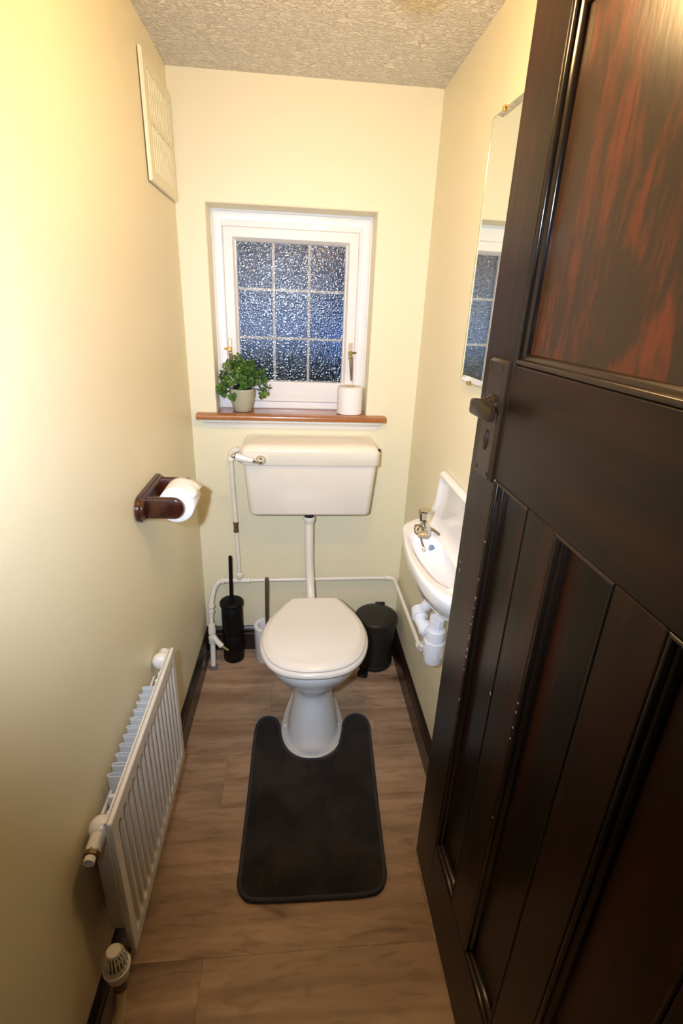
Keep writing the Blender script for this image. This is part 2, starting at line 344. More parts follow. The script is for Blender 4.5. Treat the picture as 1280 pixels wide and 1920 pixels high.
# ------------------------------------------------------------ window
win = struct_empty('window_1')
def ringframe(bm, x0, x1, z0, z1, prof):
    """mitred rectangular frame: prof list of (inset, y)"""
    R = []
    for ins, y in prof: R.append([bm.verts.new(p) for p in ((x0 + ins, y, z0 + ins), (x1 - ins, y, z0 + ins), (x1 - ins, y, z1 - ins), (x0 + ins, y, z1 - ins))])
    n = len(R)
    for a in range(n):
        P, Q = R[a], R[(a + 1) % n]
        for i in range(4): bm.faces.new((P[i], P[(i + 1) % 4], Q[(i + 1) % 4], Q[i]))
bm = new(); ringframe(bm, 0.096, 0.670, 1.085, 1.781, [(0, 0.17), (0, 0.108), (0.005, 0.106), (0.008, 0.100), (0.030, 0.100), (0.036, 0.104), (0.036, 0.17)])
box(bm, (0.131, .1022, 1.729), (0.636, .165, 1.748)); box(bm, (0.626, .1022, 1.10), (0.637, .165, 1.7288)); obj('window_frame', bm, m_upvc, win, angle=50)
bm = new(); ringframe(bm, 0.1335, 0.6245, 1.117, 1.7295, [(-0.006, 0.165), (-0.006, 0.1035), (0, 0.1025), (0.001, 0.096), (0.005, 0.091), (0.035, 0.091), (0.038, 0.098), (0.045, 0.105), (0.045, 0.165)])
# heavier bottom rail
sash = obj('sash', bm, m_upvc, win, angle=50)
bm = bx((0.17, 0.0925, 1.15), (0.588, 0.150, 1.197)); obj('bottom_rail', bm, m_upvc, win, bevel=0.003)
bm = new(); ringframe(bm, 0.174, 0.583, 1.190, 1.690, [(-.002, 0.120), (-.002, 0.103), (0.004, 0.104), (0.008, 0.112), (0.008, 0.120)])
obj('glazing_bead', bm, m_upvc, win, angle=50)
import numpy as np
def hammered_pane():
    """obscured glass: front face is a relief of small irregular domes, modelled"""
    rng = np.random.default_rng(3); x0, x1, z0, z1 = 0.178, 0.579, 1.192, 1.688; h = 0.00135; c = 0.0085
    nx, nz = int((x1 - x0) / h), int((z1 - z0) / h)
    X, Z = np.meshgrid(np.linspace(x0, x1, nx + 1), np.linspace(z0, z1, nz + 1))
    gx, gz = int((x1 - x0) / c) + 4, int((z1 - z0) / c) + 4
    sx_ = x0 - 2 * c + (np.arange(gx)[None, :] + rng.uniform(.05, .95, (gz, gx))) * c; sz_ = z0 - 2 * c + (np.arange(gz)[:, None] + rng.uniform(.05, .95, (gz, gx))) * c
    A = np.exp(rng.normal(2.7, .6, (gz, gx)))
    I = ((X - x0) / c + 2).astype(int); J = ((Z - z0) / c + 2).astype(int)
    num = np.zeros_like(X); den = np.zeros_like(X)
    for di in (-2, -1, 0, 1, 2):
        for dj in (-2, -1, 0, 1, 2):
            a = np.clip(I + di, 0, gx - 1); b = np.clip(J + dj, 0, gz - 1)
            d2 = (X - sx_[b, a]) ** 2 + (Z - sz_[b, a]) ** 2
            w = np.exp(-d2 / (0.0024 ** 2)); num += w * A[b, a] * d2 * 1.6; den += w + 1e-12
    H = num / den
    Y = 0.1140 + np.clip(H, -.001, .001)
    me = bpy.data.meshes.new('pane'); n0 = (nx + 1) * (nz + 1)
    co = np.stack([X, Y, Z], -1).reshape(-1, 3)
    bc = np.array([[x0, .1182, z0], [x1, .1182, z0], [x1, .1182, z1], [x0, .1182, z1]])
    ii, jj = np.meshgrid(np.arange(nx), np.arange(nz)); k = (jj * (nx + 1) + ii).reshape(-1)
    F = np.stack([k, k + 1, k + nx + 2, k + nx + 1], -1).tolist()
    W_ = nx + 1
    F += [[n0, n0 + 3, n0 + 2, n0 + 1], list(range(nx, -1, -1)) + [n0, n0 + 1], [nz * W_ + q for q in range(nx + 1)] + [n0 + 2, n0 + 3], [q * W_ for q in range(nz + 1)] + [n0 + 3, n0], [q * W_ + nx for q in range(nz, -1, -1)] + [n0 + 1, n0 + 2]]
    me.from_pydata(np.concatenate([co, bc]).tolist(), [], F); me.materials.append(m_glass)
    me.polygons.foreach_set('use_smooth', [True] * (nx * nz) + [False] * 5); me.set_sharp_from_angle(angle=math.radians(50))
    o = bpy.data.objects.new('pane', me); COL.objects.link(o); o.parent = win
hammered_pane()
m_bar = mat('glazing_bar_white', (0.80, 0.74, 0.72), 0.35)
for k, x in enumerate((0.312, 0.4435)): obj('glazing_bar', bx((x - .0045, 0.1192, 1.19), (x + .0045, 0.128, 1.69)), m_bar, win, smooth=False)
for z in (1.528, 1.358): obj('glazing_bar', bx((0.178, 0.1194, z - .0045), (0.58, 0.1276, z + .0045)), m_bar, win, smooth=False)
obj('outer_pane', bx((0.178, 0.132, 1.192), (0.579, 0.136, 1.688)), mat('clear_glass', (1, 1, 1), 0.0, trans=1.0, ior=1.45), win, smooth=False)
# window latches
def latch(x, down):
    bm = new(); box(bm, (x - .007, .084, 1.29), (x + .007, .0905, 1.352)); h = obj('latch', bm, m_brass if down else m_brass, win, bevel=0.002)
    m_pl = mat('latch_plate', (0.55, 0.47, 0.33), 0.3, metal=0.6); h.data.materials[0] = m_pl
    bm = new(); lathe(bm, (x, .084, 1.315), (0, -1, 0), [(0, .009), (.012, .009), (.016, .006)], 16); sub('latch_boss', bm, m_brass, h, None)
    bm = new(); box(bm, (x - .004, .072, 1.292), (x + .008, .080, 1.306)); sub('latch_collar', bm, m_brass, h, None, bevel=.002)
    bm = new(); tube(bm, [(x + .003, .076, 1.300), (x + .003, .070, 1.28), (x + .005, .070, 1.25), (x + .008, .072, 1.212)], [.0065, .007, .006, .004], 10); sub('latch_lever', bm, m_steel_dark, h, None)
    bm = new(); tube(bm, [(x, .076, 1.315), (x + (.022 if down else -.022), .076, 1.317)], [.005, .0035], 10); sub('latch_tongue', bm, m_brass_dull if down else m_brass, h, None)
latch(0.606, True); latch(0.146, False)
# timber sill board and moulding
bm = new()
prof = [(-.040, 1.068), (-.046, 1.072), (-.048, 1.079), (-.045, 1.087), (-.038, 1.090)]
loft(bm, [[(x, y, z) for y, z in prof] + [(x, -.0005, 1.090), (x, -.0005, 1.068)] for x in (0.025, 0.030, 0.738, 0.743)])
box(bm, (0.097, -.0005, 1.069), (0.669, 0.106, 1.0895))
obj('sill_board', bm, m_sill, win, angle=40)
bm = new()
mp_ = [(-.0005, 1.068), (-.034, 1.068), (-.032, 1.060), (-.020, 1.056), (-.014, 1.048), (-.012, 1.036), (-.0005, 1.036)]
loft(bm, [[(x0 + (1.068 - z) * s, y, z) for y, z in mp_] for x0, s in ((0.036, 0.7), (0.734, -0.7))])
obj('sill_moulding', bm, m_gloss_white, win, angle=50)

# garden side, seen only through the rough glass
garden = mat('hedge_leaves', (0.02, 0.045, 0.03), 0.8, bump=(20, 1, .1, 4))
m_path = mat('garden_paving', (0.20, 0.26, 0.36), 0.8)
bm = new(); box(bm, (-3, 0.2, -0.3), (4, 6, -0.2)); tag(obj('garden_path', bm, m_path, smooth=False), 'grey blue paving outside the obscured window', 'paving'); bpy.data.objects['garden_path']['kind'] = 'structure'
bm = new()
bmesh.ops.create_grid(bm, x_segments=60, y_segments=24, size=1.0)
for v in bm.verts:
    x, z = v.co.x, v.co.y
    v.co = Vector((-2.4 + (x + 1) * 1.6 + random.uniform(-.03, .03), 1.5 + random.uniform(-.1, .1), -0.2 + (z + 1) * 0.70 + random.uniform(-.03, .03)))
tag(obj('garden_hedge', bm, garden, smooth=False), 'dark green hedge seen blurred through lower left of window glass', 'hedge')
m_eave = mat('brown_soffit', (0.05, 0.042, 0.038), 0.8)
st(obj('trim_1', bx((-0.8, 0.2, 1.83), (1.6, 1.35, 1.95)), m_eave, smooth=False))
st(obj('wall_neighbour', bx((-3, 4.0, -0.3), (4, 4.3, 1.60)), mat('grey_blue_render', (0.26, 0.33, 0.42), 0.8), smooth=False))
bm = new(); loft(bm, [[(x, 3.8, 1.58), (x, 3.8, 1.66), (x, 4.9, 2.55), (x, 4.9, 1.58)] for x in (-3.2, 4.2)])
st(obj('roof_neighbour', bm, mat('dark_roof', (0.07, 0.062, 0.06), 0.8), smooth=False))
bm = new(); box(bm, (0.62, 2.4, -0.3), (2.9, 2.6, 1.26))
st(obj('wall_garden', bm, mat('pale_blue_render', (0.42, 0.55, 0.85), 0.8), smooth=False))

# ------------------------------------------------------------ door (open, parallel to the side walls)
door = struct_empty('door_1')
DX = 0.75; T = 0.040; Y0 = -0.980; Y1 = -1.835
def db(name, y0, y1, z0, z1, m, x0=DX, x1=DX + T, bevel=0.0025): return obj(name, bx((x0, min(y0, y1), z0), (x1, max(y0, y1), z1)), m, door, bevel=bevel)
ST = 0.130
db('stile', Y0, Y0 - ST, 0.008, 1.985, m_door_v); db('stile', Y1 + ST, Y1, 0.008, 1.985, m_door_v)
ya, yb = Y0 - ST, Y1 + ST
db('rail', ya - .0002, yb + .0002, 0.008, 0.225, m_door_h); db('rail', ya - .0002, yb + .0002, 1.202, 1.402, m_door_h); db('rail', ya - .0002, yb + .0002, 1.87, 1.985, m_door_h)
pw = (ya - yb - 2 * 0.088) / 3
openings = []; y = ya
for k in range(3):
    openings.append((y, y - pw)); y -= pw
    if k < 2: db('muntin', y - .0002, y - 0.088 + .0002, 0.2252, 1.2018, m_door_v); y -= 0.088
REC = 0.017
for a, b in openings: obj('lower_panel', bx((DX + REC, b - .005, 0.22), (DX + REC + .012, a + .005, 1.206)), m_door_low_shaded, door, smooth=False)
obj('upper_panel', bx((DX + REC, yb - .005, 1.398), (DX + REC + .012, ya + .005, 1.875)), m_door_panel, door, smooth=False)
def moulding(y0, y1, z0, z1, width):
    """mitred ogee round an opening; y0 > y1"""
    prof = [(0.0, 0.0035), (0.0012, 0.0005), (0.0035, -0.0005), (0.0065, 0.0008), (0.0085, 0.0038), (0.0090, 0.0072), (0.0105, 0.0078), (0.0135, 0.0100), (0.0155, 0.0135), (0.0165, REC + .001), (0.0, REC + .001)]
    s = width / 0.0165
    corners = [(y0, z0), (y1, z0), (y1, z1), (y0, z1)]; sg = [(-1, 1), (1, 1), (1, -1), (-1, -1)]
    for i in range(4):
        j = (i + 1) % 4; bm = new(); rings = []
        for c, g in ((corners[i], sg[i]), (corners[j], sg[j])):
            rings.append([(DX + x, c[0] + g[0] * ins * s, c[1] + g[1] * ins * s) for ins, x in prof])
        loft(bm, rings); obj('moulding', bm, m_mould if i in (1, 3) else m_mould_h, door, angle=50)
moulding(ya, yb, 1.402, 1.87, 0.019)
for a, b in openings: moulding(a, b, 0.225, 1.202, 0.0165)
# hinge-side hidden; lock plate, lever, keyhole
bm = new(); pr = [(-1.020, 0), (-1.020, .003), (-1.026, .008), (-1.091, .008), (-1.097, .003), (-1.097, 0)]
zz = [(1.190, 0), (1.194, 1), (1.401, 1), (1.406, 0)]
loft(bm, [[(DX - x * (1 if f else .35), y, z) for y, x in pr] for z, f in zz])
plate = obj('lock_plate', bm, m_bronze, door, angle=30)
for y, z in ((-1.031, 1.392), (-1.086, 1.392), (-1.031, 1.204), (-1.086, 1.204)):
    bm = new(); lathe(bm, (DX - .0075, y, z), (-1, 0, 0), [(0, .0045), (.0015, .0045), (.0025, .002)], 12); sub('screw', bm, m_bronze, plate, None)
bm = new(); lathe(bm, (DX - .007, -1.058, 1.262), (-1, 0, 0), [(0, .013), (.003, .0125), (.0045, .010)], 24, ellipse=(0.62, 1.5) ); sub('keyhole_cover', bm, m_bronze, plate, None)
bm = new(); lathe(bm, (DX - .011, -1.058, 1.262), (-1, 0, 0), [(0, .004), (.001, .004)], 12, ellipse=(0.6, 2.0)); sub('keyhole', bm, m_dark_void, plate, None)
bm = new(); hz = 1.327; hy = -1.060
lathe(bm, (DX - .007, hy, hz), (-1, 0, 0), [(0, .0185), (.004, .0185), (.006, .015), (.010, .015), (.012, .0125), (.016, .0125), (.018, .010), (.034, .010), (.038, .006)], 24)
rings = []
for t, hw, hh in ((0.016, .006, .011), (0.008, .0085, .0135), (-0.03, .0080, .0130), (-0.074, .0075, .0115), (-0.080, .004, .009)):
    yy = hy + t; cx_ = DX - .036; cz = hz - .004 + (0.05 * 0)
    rings.append([(cx_ + a * hw, yy, cz + b * hh) for a, b in ((-1, -.7), (-.7, -1), (.7, -1), (1, -.7), (1, .7), (.7, 1), (-.7, 1), (-1, .7))])
loft(bm, rings); lever = sub('lever_handle', bm, m_bronze, plate, None, angle=40)
# chips of missing stain on the door
bm = new()
for py, pz, s in ((-1.003, 0.957, .0035), (-1.0, 0.975, .002), (-1.29, 0.55, .003), (-1.31, 0.50, .003), (-1.305, 0.505, .002), (-1.275, 0.66, .003), (-1.21, 0.80, .003), (-1.23, 0.795, .002)):
    box(bm, (DX - .0004 if py > -1.11 else DX + REC - .0004, py - s * .6, pz - s), (DX + .001 if py > -1.11 else DX + REC + .001, py + s * .6, pz + s))
for k in range(24):
    yy_, z0_ = random.choice(((ya, .78), (ya, .95), (openings[1][0], .75), (ya, 1.05))); zz_ = z0_ + random.uniform(-.15, .15); q = random.uniform(.0004, .0010)
    box(bm, (DX - .0008, yy_ - .0015, zz_ - q * 2), (DX + .0005, yy_ + .0004, zz_ + q * 2))
chips = obj('paint_chip', bm, mat('bare_chip', (0.30, 0.26, 0.22), 0.7), door, smooth=False); chips['kind'] = 'stuff'

# ------------------------------------------------------------ ceiling lamp (just above the frame)
t = thing('ceiling_lamp', 'round glowing ceiling lamp just above the picture', 'lamp', (LAMP_POS[0], LAMP_POS[1], Hc))
bm = new(); lathe(bm, (LAMP_POS[0], LAMP_POS[1], Hc), (0, 0, -1), [(0, .05), (.015, .05), (.025, .03), (.085, .03), (.09, .02)], 32); obj('lamp_base', bm, m_gloss_white, t)
bm = new(); bmesh.ops.create_uvsphere(bm, u_segments=24, v_segments=14, radius=0.055, matrix=Matrix.Translation(LAMP_POS)); obj('lamp_globe', bm, m_lamp, t)

# ------------------------------------------------------------ cistern
t = thing('cistern', 'cream plastic wall-mounted cistern under the windowsill', 'cistern', (0.45, 0, 0.727))
def rrect(x0, x1, y0, y1, z, r, n=6, back_r=0.004):
    pts = []
    for cx, cy, a0, rr in ((x1 - r, y0 + r, -90, r), (x1 - back_r, y1 - back_r, 0, back_r), (x0 + back_r, y1 - back_r, 90, back_r), (x0 + r, y0 + r, 180, r)):
        for i in range(n + 1):
            a = math.radians(a0 + 90 * i / n); pts.append((cx + rr * math.cos(a), cy + rr * math.sin(a), z))
    return pts
bm = new(); zb, zt = 0.727, 0.940
rings = []
for f, ins in ((0, .018), (0.01, .010), (0.03, .003), (0.06, 0), (1, 0)):
    z = zb + (zt - zb) * f; w = 1 - f
    rings.append(rrect(0.203 + .016 * w + ins, 0.698 - .016 * w - ins, -0.172 + .012 * w + ins, -0.004, z, 0.022))
loft(bm, rings); obj('tank', bm, m_tank, t, angle=40)
bm = new(); rings = []
for z, ex in ((0.938, .003), (0.937, .006), (0.939, .008), (0.985, .007), (0.9865, .004), (0.989, .004), (0.996, .001), (1.004, -.006), (1.009, -.016), (1.014, -.05), (1.016, -.075)):
    rings.append(rrect(0.200 - ex + .002, 0.700 + ex - .002, -0.176 - ex, -0.002 if ex > -.02 else -0.002 + ex * .6, z, 0.024))
loft(bm, rings); obj('lid', bm, m_tank_lid, t, angle=60)
bm = new(); lathe(bm, (0.270, -.181, .957), (0, -1, 0), [(0, .018), (.004, .018), (.008, .014), (.016, .014), (.022, .010), (.030, .0085), (.033, .004)], 28)
tube(bm, [(0.266, -.208, .957), (0.255, -.211, .960), (0.243, -.212, .963)], [.006, .007, .0085], 14)
lv = obj('flush_lever', bm, m_chrome, t)
bm = new(); tube(bm, [(0.246, -.212, .9625), (0.243, -.212, .963), (0.22, -.213, .969), (0.192, -.214, .976), (0.184, -.214, .978)], [.004, .0085, .0105, .0135, .0115], 18); sub('porcelain_grip', bm, m_china, lv, None)
bm = new(); tube(bm, [(0.184, -.214, .978), (0.180, -.214, .979), (0.172, -.214, .981), (0.168, -.214, .982)], [.006, .0075, .007, .004], 12); sub('grip_end', bm, m_chrome, lv, None)
# embossed oval badge
bm = new(); cx_, cz_ = 0.624, 0.961
lathe(bm, (cx_, -.1825, cz_), (0, -1, 0), [(0, .0125), (.0008, .0120), (.0010, .0105), (.0004, .0100), (.0003, .0090)], 32, ellipse=(1.75, 0.95))
bdg = obj('badge', bm, m_tank, t)
bm = new(); tube(bm, catmull([(cx_ - .013, -.1830, cz_ - .001), (cx_ - .006, -.1830, cz_ + .004), (cx_, -.1830, cz_ + .001), (cx_ + .006, -.1830, cz_ + .004), (cx_ + .013, -.1830, cz_ - .001)], 5), .0011, 6)
tube(bm, [(cx_ - .009, -.1830, cz_ - .005), (cx_ + .009, -.1830, cz_ - .005)], .0008, 6); sub('badge_emblem', bm, m_tank, bdg, None)
# filler connection on the right hand end of the lid
bm = new(); tube(bm, [(0.703, -.13, .985), (0.712, -.13, .985)], .006, 10); obj('overflow_plug', bm, m_black, t)
# flush pipe
bm = new(); tube(bm, [(0.450, -.100, .735), (0.450, -.100, .700)], .019, 20); obj('rubber_washer', bm, m_rubber, t)
bm = new(); lathe(bm, (0.450, -.100, .703), (0, 0, -1), [(0, .0225), (.003, .024), (.016, .0235), (.022, .020), (.030, .018)], 28); obj('pipe_nut', bm, m_pipe, t)
bm = new(); path = [(0.450, -.100, .69), (0.4505, -.100, .62), (0.452, -.100, .52)] + [tuple(p) for p in catmull([(0.452, -.100, .50), (0.455, -.108, .45), (0.458, -.128, .40), (0.460, -.155, .36), (0.460, -.185, .335), (0.460, -.215, .325)], 5)]
tube(bm, path, .0175, 20); obj('flush_pipe', bm, m_pipe, t)

# ------------------------------------------------------------ toilet
t = thing('toilet', 'white china toilet pan with closed seat between mat and cistern', 'toilet', (0.455, -0.4, 0))
def cxs(y): return 0.470 + (y + 0.25) * 0.036
HALF = [(0, -.680), (.050, -.676), (.098, -.660), (.137, -.628), (.163, -.583), (.178, -.528), (.181, -.472), (.172, -.415), (.152, -.360), (.126, -.308), (.106, -.272), (.088, -.255), (.060, -.250), (0, -.250)]
def outline(pts, k=5):
    c = catmull([(-p[0], p[1], 0) for p in pts[::-1]][:-1] + [(p[0], p[1], 0) for p in pts][:-1], k, closed=True)
    return c
OUT = outline(HALF)
def ring_from(scale, z, dy=0.0, cy=-0.46, sy=None):
    sy = scale if sy is None else sy
    return [(cxs(p.y) + p.x * scale, cy + (p.y - cy) * sy + dy, z) for p in OUT]
# closed lid: flat top with a soft chamfer
def inset_ring(d, z, back_fix=True):
    n = len(OUT); res = []
    for i, p in enumerate(OUT):
        tg = (OUT[(i + 1) % n] - OUT[i - 1]).normalized(); nm = Vector((tg.y, -tg.x, 0))
        if nm.dot(Vector((p.x, p.y + .46, 0))) < 0: nm = -nm
        q = p - nm * d; res.append((cxs(q.y) + q.x, q.y, z))
    return res
bm = new(); loft(bm, [inset_ring(.006, .4125), inset_ring(.001, .413), inset_ring(.000, .4165), inset_ring(.002, .4195), inset_ring(.010, .4235), inset_ring(.018, .4285), inset_ring(.023, .4305), inset_ring(.028, .4310)])
obj('seat_lid', bm, m_seat, t, angle=70)
bm = new(); loft(bm, [inset_ring(-.002, .3895), inset_ring(-.0065, .391), inset_ring(-.008, .397), inset_ring(-.0065, .404), inset_ring(-.002, .4095), inset_ring(.006, .4115)])
obj('seat_ring', bm, m_seat, t, angle=70)
for s in (-1, 1):
    bm = new(); tube(bm, [(0.47 + s * .072 - .02, -.240, .401), (0.47 + s * .072 + .02, -.240, .401)], .009, 14); obj('hinge', bm, m_seat, t)
# china pan
def pan_ring(hw, yf, yb, z, yc=None, back=0.62, n=56):
    yc = yc if yc is not None else yf + max(hw * 1.05, 0.6 * hw)
    pts = []
    for i in range(n):
        a = 2 * PI * i / n - PI / 2
        c, s_ = math.cos(a), math.sin(a)
        if s_ < 0: x = hw * c; y = yc + (yc - yf) * s_
        else:
            x = hw * c * (1 - (1 - back) * (s_ ** 1.2)) if abs(c) > 1e-6 else 0
            x = hw * (abs(c) ** 0.75) * (1 if c > 0 else -1) * (1 - (1 - back) * s_); y = yc + (yb - yc) * (abs(s_) ** 0.8)
        pts.append((cxs(y) + x, y, z))
    return pts
bm = new()
PR = [(.100, -.620, -.235, .392, -.47), (.168, -.668, -.225, .3905, -.47), (.1745, -.676, -.220, .385, -.47), (.1755, -.678, -.215, .372, -.47), (.172, -.674, -.21, .352, -.47), (.163, -.660, -.205, .325, -.465), (.148, -.636, -.20, .295, -.46), (.128, -.604, -.20, .262, -.45), (.104, -.572, -.20, .230, -.44),
      (.084, -.550, -.20, .205, -.43), (.072, -.540, -.20, .186, -.43), (.068, -.536, -.20, .172, -.43), (.069, -.545, -.20, .146, -.44), (.076, -.566, -.20, .110, -.455), (.084, -.590, -.205, .070, -.475), (.0935, -.620, -.21, .035, -.49), (.0980, -.631, -.21, .018, -.495), (.108, -.630, -.205, .013, -.50), (.1125, -.634, -.20, .009, -.50), (.113, -.635, -.20, 0.0, -.50)]
loft(bm, [pan_ring(a, b, c, z, yc) for a, b, c, z, yc in PR]); pan = obj('pan', bm, m_china_base, t, angle=80)
bm = new(); tube(bm, [(0.460, -.235, .325), (0.460, -.19, .328)], .030, 20); obj('inlet_collar', bm, m_china_base, t)
bm = new(); ring = [Vector(p) for p in pan_ring(.1135, -.636, -.20, 0.0035, -.50)]; tube(bm, ring, .0035, 8, closed=True); obj('sealant_bead', bm, m_silicone, t)
for x, y in ((0.357, -.494), (0.560, -.500)):
    bm = new(); lathe(bm, (x, y, .010), (0, 0, 1), [(0, .008), (.004, .008), (.009, .005), (.011, .002)], 14); obj('floor_bolt', bm, m_china, t)

# ------------------------------------------------------------ contour mat
t = thing('toilet_mat', 'charcoal ribbed contour mat fitted round the toilet foot', 'mat', (0.45, -0.75, 0))
out = [(.440, -1.092), (.300, -1.088), (.262, -1.078), (.243, -1.045), (.243, -1.00), (.246, -.85), (.248, -.70), (.249, -.56), (.254, -.485), (.272, -.452), (.297, -.446), (.322, -.458), (.335, -.490), (.342, -.540), (.357, -.590), (.385, -.628), (.420, -.645), (.458, -.649), (.500, -.645), (.535, -.624), (.556, -.590), (.570, -.540), (.580, -.492), (.600, -.460), (.630, -.448), (.660, -.462), (.674, -.500), (.670, -.58), (.664, -.70), (.655, -.85), (.648, -1.00), (.645, -1.045), (.625, -1.080), (.580, -1.092)]
pth = catmull([(x, y, 0) for x, y in out], 4, closed=True)
bm = new(); vs = [bm.verts.new((p.x, p.y, 0.0105)) for p in pth]; f = bm.faces.new(vs)
seams = [(.280, -.70, .279), (.357, -.70, .349), (.443, -.70, .435), (.522, -.70, .510), (.602, -.70, .586)]
for xa, _, xb in seams:
    d = Vector((xb - xa, -.215, 0)).normalized(); nrm = Vector((-d.y, d.x, 0))
    for off in (-.007, 0, .007):
        bmesh.ops.bisect_plane(bm, geom=bm.verts[:] + bm.edges[:] + bm.faces[:], plane_co=Vector((xa, -.70, 0)) + nrm * off, plane_no=nrm)
for k in range(22):
    bmesh.ops.bisect_plane(bm, geom=bm.verts[:] + bm.edges[:] + bm.faces[:], plane_co=(0, -1.08 + k * .03, 0), plane_no=(0, 1, 0))
for v in bm.verts:
    for xa, _, xb in seams:
        x = xa + (xb - xa) * ((v.co.y + .70) / -.215)
        if abs(v.co.x - x) < .002 and not v.is_boundary: v.co.z = .0045
top = [f for f in bm.faces]; ex = bmesh.ops.extrude_face_region(bm, geom=top)
for g in ex['geom']:
    if isinstance(g, bmesh.types.BMVert): g.co.z = 0.001
obj('mat_pile', bm, m_mat, t, angle=50)
bm = new(); tube(bm, [(p.x, p.y, .0072) for p in pth], .0062, 10, closed=True); obj('edge_binding', bm, m_mat_edge, t)

# ------------------------------------------------------------ toilet brushes
t = thing('toilet_brush', 'black cylindrical toilet brush holder with tall handle in the corner', 'toilet brush', (0.124, -0.072, 0), 'toilet brushes behind the toilet')
bm = new(); lathe(bm, (0.124, -0.072, 0.001), (0, 0, 1), [(0, .042), (.003, .045), (.135, .045), (.1355, .0445), (.137, .0445), (.1375, .045), (.275, .045), (.277, .043)], 40); obj('holder', bm, m_black, t, angle=50)
bm = new(); lathe(bm, (0.124, -0.072, 0.278), (0, 0, 1), [(0, .048), (.002, .050), (.014, .050), (.018, .048), (.020, .044), (.022, .040), (.020, .012), (.030, .009), (.033, .0085)], 40); obj('lid', bm, m_black, t, angle=50)
bm = new(); tube(bm, [(0.124, -.072, .30), (0.128, -.072, .505), (0.128, -.072, .512)], [.0078, .0078, .006], 16); obj('handle', bm, m_black, t)
t = thing('toilet_brush', 'white plastic toilet brush pot with dark steel handle, half behind the toilet', 'toilet brush', (0.268, -0.078, 0), 'toilet brushes behind the toilet')
bm = new(); lathe(bm, (0.268, -0.078, 0.001), (0, 0, 1), [(0, .046), (.004, .049), (.165, .052), (.174, .053), (.178, .049), (.176, .036), (.160, .033), (.05, .03)], 40); obj('holder', bm, m_trap, t, angle=50)
bm = new(); tube(bm, [(0.272, -.078, .06), (0.276, -.082, .408), (0.276, -.082, .414)], [.0075, .0085, .006], 16); obj('handle', bm, m_steel_dark, t)
bm = new(); bmesh.ops.create_uvsphere(bm, u_segments=16, v_segments=10, radius=.028, matrix=Matrix.Translation((0.272, -.078, .08)) @ Matrix.Scale(1.5, 4, (0, 0, 1))); obj('brush_head', bm, m_trap, t)

# ------------------------------------------------------------ pedal bin
t = thing('pedal_bin', 'small dark grey pedal bin to the right of the toilet', 'bin', (0.748, -0.118, 0))
bm = new(); lathe(bm, (0.748, -0.118, 0.001), (0, 0, 1), [(0, .082), (.004, .084), (.018, .084), (.020, .080), (.215, .087), (.220, .087)], 48); obj('bin_body', bm, m_dark_grey, t, angle=40)
bm = new(); lathe(bm, (0.748, -0.118, 0.219), (0, 0, 1), [(0, .090), (.004, .092), (.020, .092), (.026, .089), (.030, .080), (.033, .050), (.034, .01)], 48); obj('bin_lid', bm, m_dark_grey, t, angle=50)
bm = bx((0.757, -.034, .218), (0.800, -.021, .250)); obj('lid_hinge', bm, m_dark_grey, t, bevel=.003)
bm = new(); rings = []
for d, hw, z0, z1 in ((0, .018, .008, .022), (.025, .019, .004, .020), (.042, .023, .004, .020), (.054, .017, .005, .017)):
    c = Vector((0.700, -.185, 0)) + Vector((-.35, -.94, 0)).normalized() * d; s = Vector((.94, -.35, 0))
    rings.append([c - s * hw + Vector((0, 0, z0)), c + s * hw + Vector((0, 0, z0)), c + s * hw + Vector((0, 0, z1)), c - s * hw + Vector((0, 0, z1))])
loft(bm, rings); obj('pedal', bm, m_black, t, bevel=.003)

# ------------------------------------------------------------ water pipework
t = thing('water_pipe', 'white painted copper water pipe low on the back wall with riser', 'pipe', (0.156, -0.03, 0.37))
PR_ = .0082
bm = new(); tube(bm, [(0.083, -.030, .372), (0.30, -.030, .373), (0.6, -.030, .376), (0.800, -.030, .378)], PR_, 14); obj('pipe_run', bm, m_pipe, t)
bm = new(); tube(bm, arc((0.832, -.030, .378), (0.800, -.030, .378), (0.832, -.062, .376)), .0105, 14); lathe(bm, (0.787, -.030, .378), (1, 0, 0), [(0, .009), (.002, .0125), (.010, .0125), (.013, .0105)], 16); obj('elbow', bm, m_pipe, t)
bm = new(); tube(bm, [(0.832, -.058, .376), (0.834, -.3, .374), (0.836, -.505, .371)], PR_, 14); obj('pipe_run', bm, m_pipe, t)
bm = new(); lathe(bm, (0.836, -.49, .371), (0, -1, 0), [(0, .0085), (.003, .014), (.014, .014), (.017, .011), (.034, .011)], 16); tube(bm, arc((0.836, -.532, .371), (0.836, -.515, .371), (0.838, -.532, .392)), .0115, 14); lathe(bm, (0.838, -.532, .385), (0, 0, 1), [(0, .0115), (.004, .014), (.014, .014), (.017, .009)], 16); obj('elbow', bm, m_pipe, t)
bm = new(); tube(bm, [(0.838, -.532, .392), (0.842, -.560, .52), (0.842, -.60, .70)], PR_ * .8, 12); obj('pipe_run', bm, m_pipe, t)
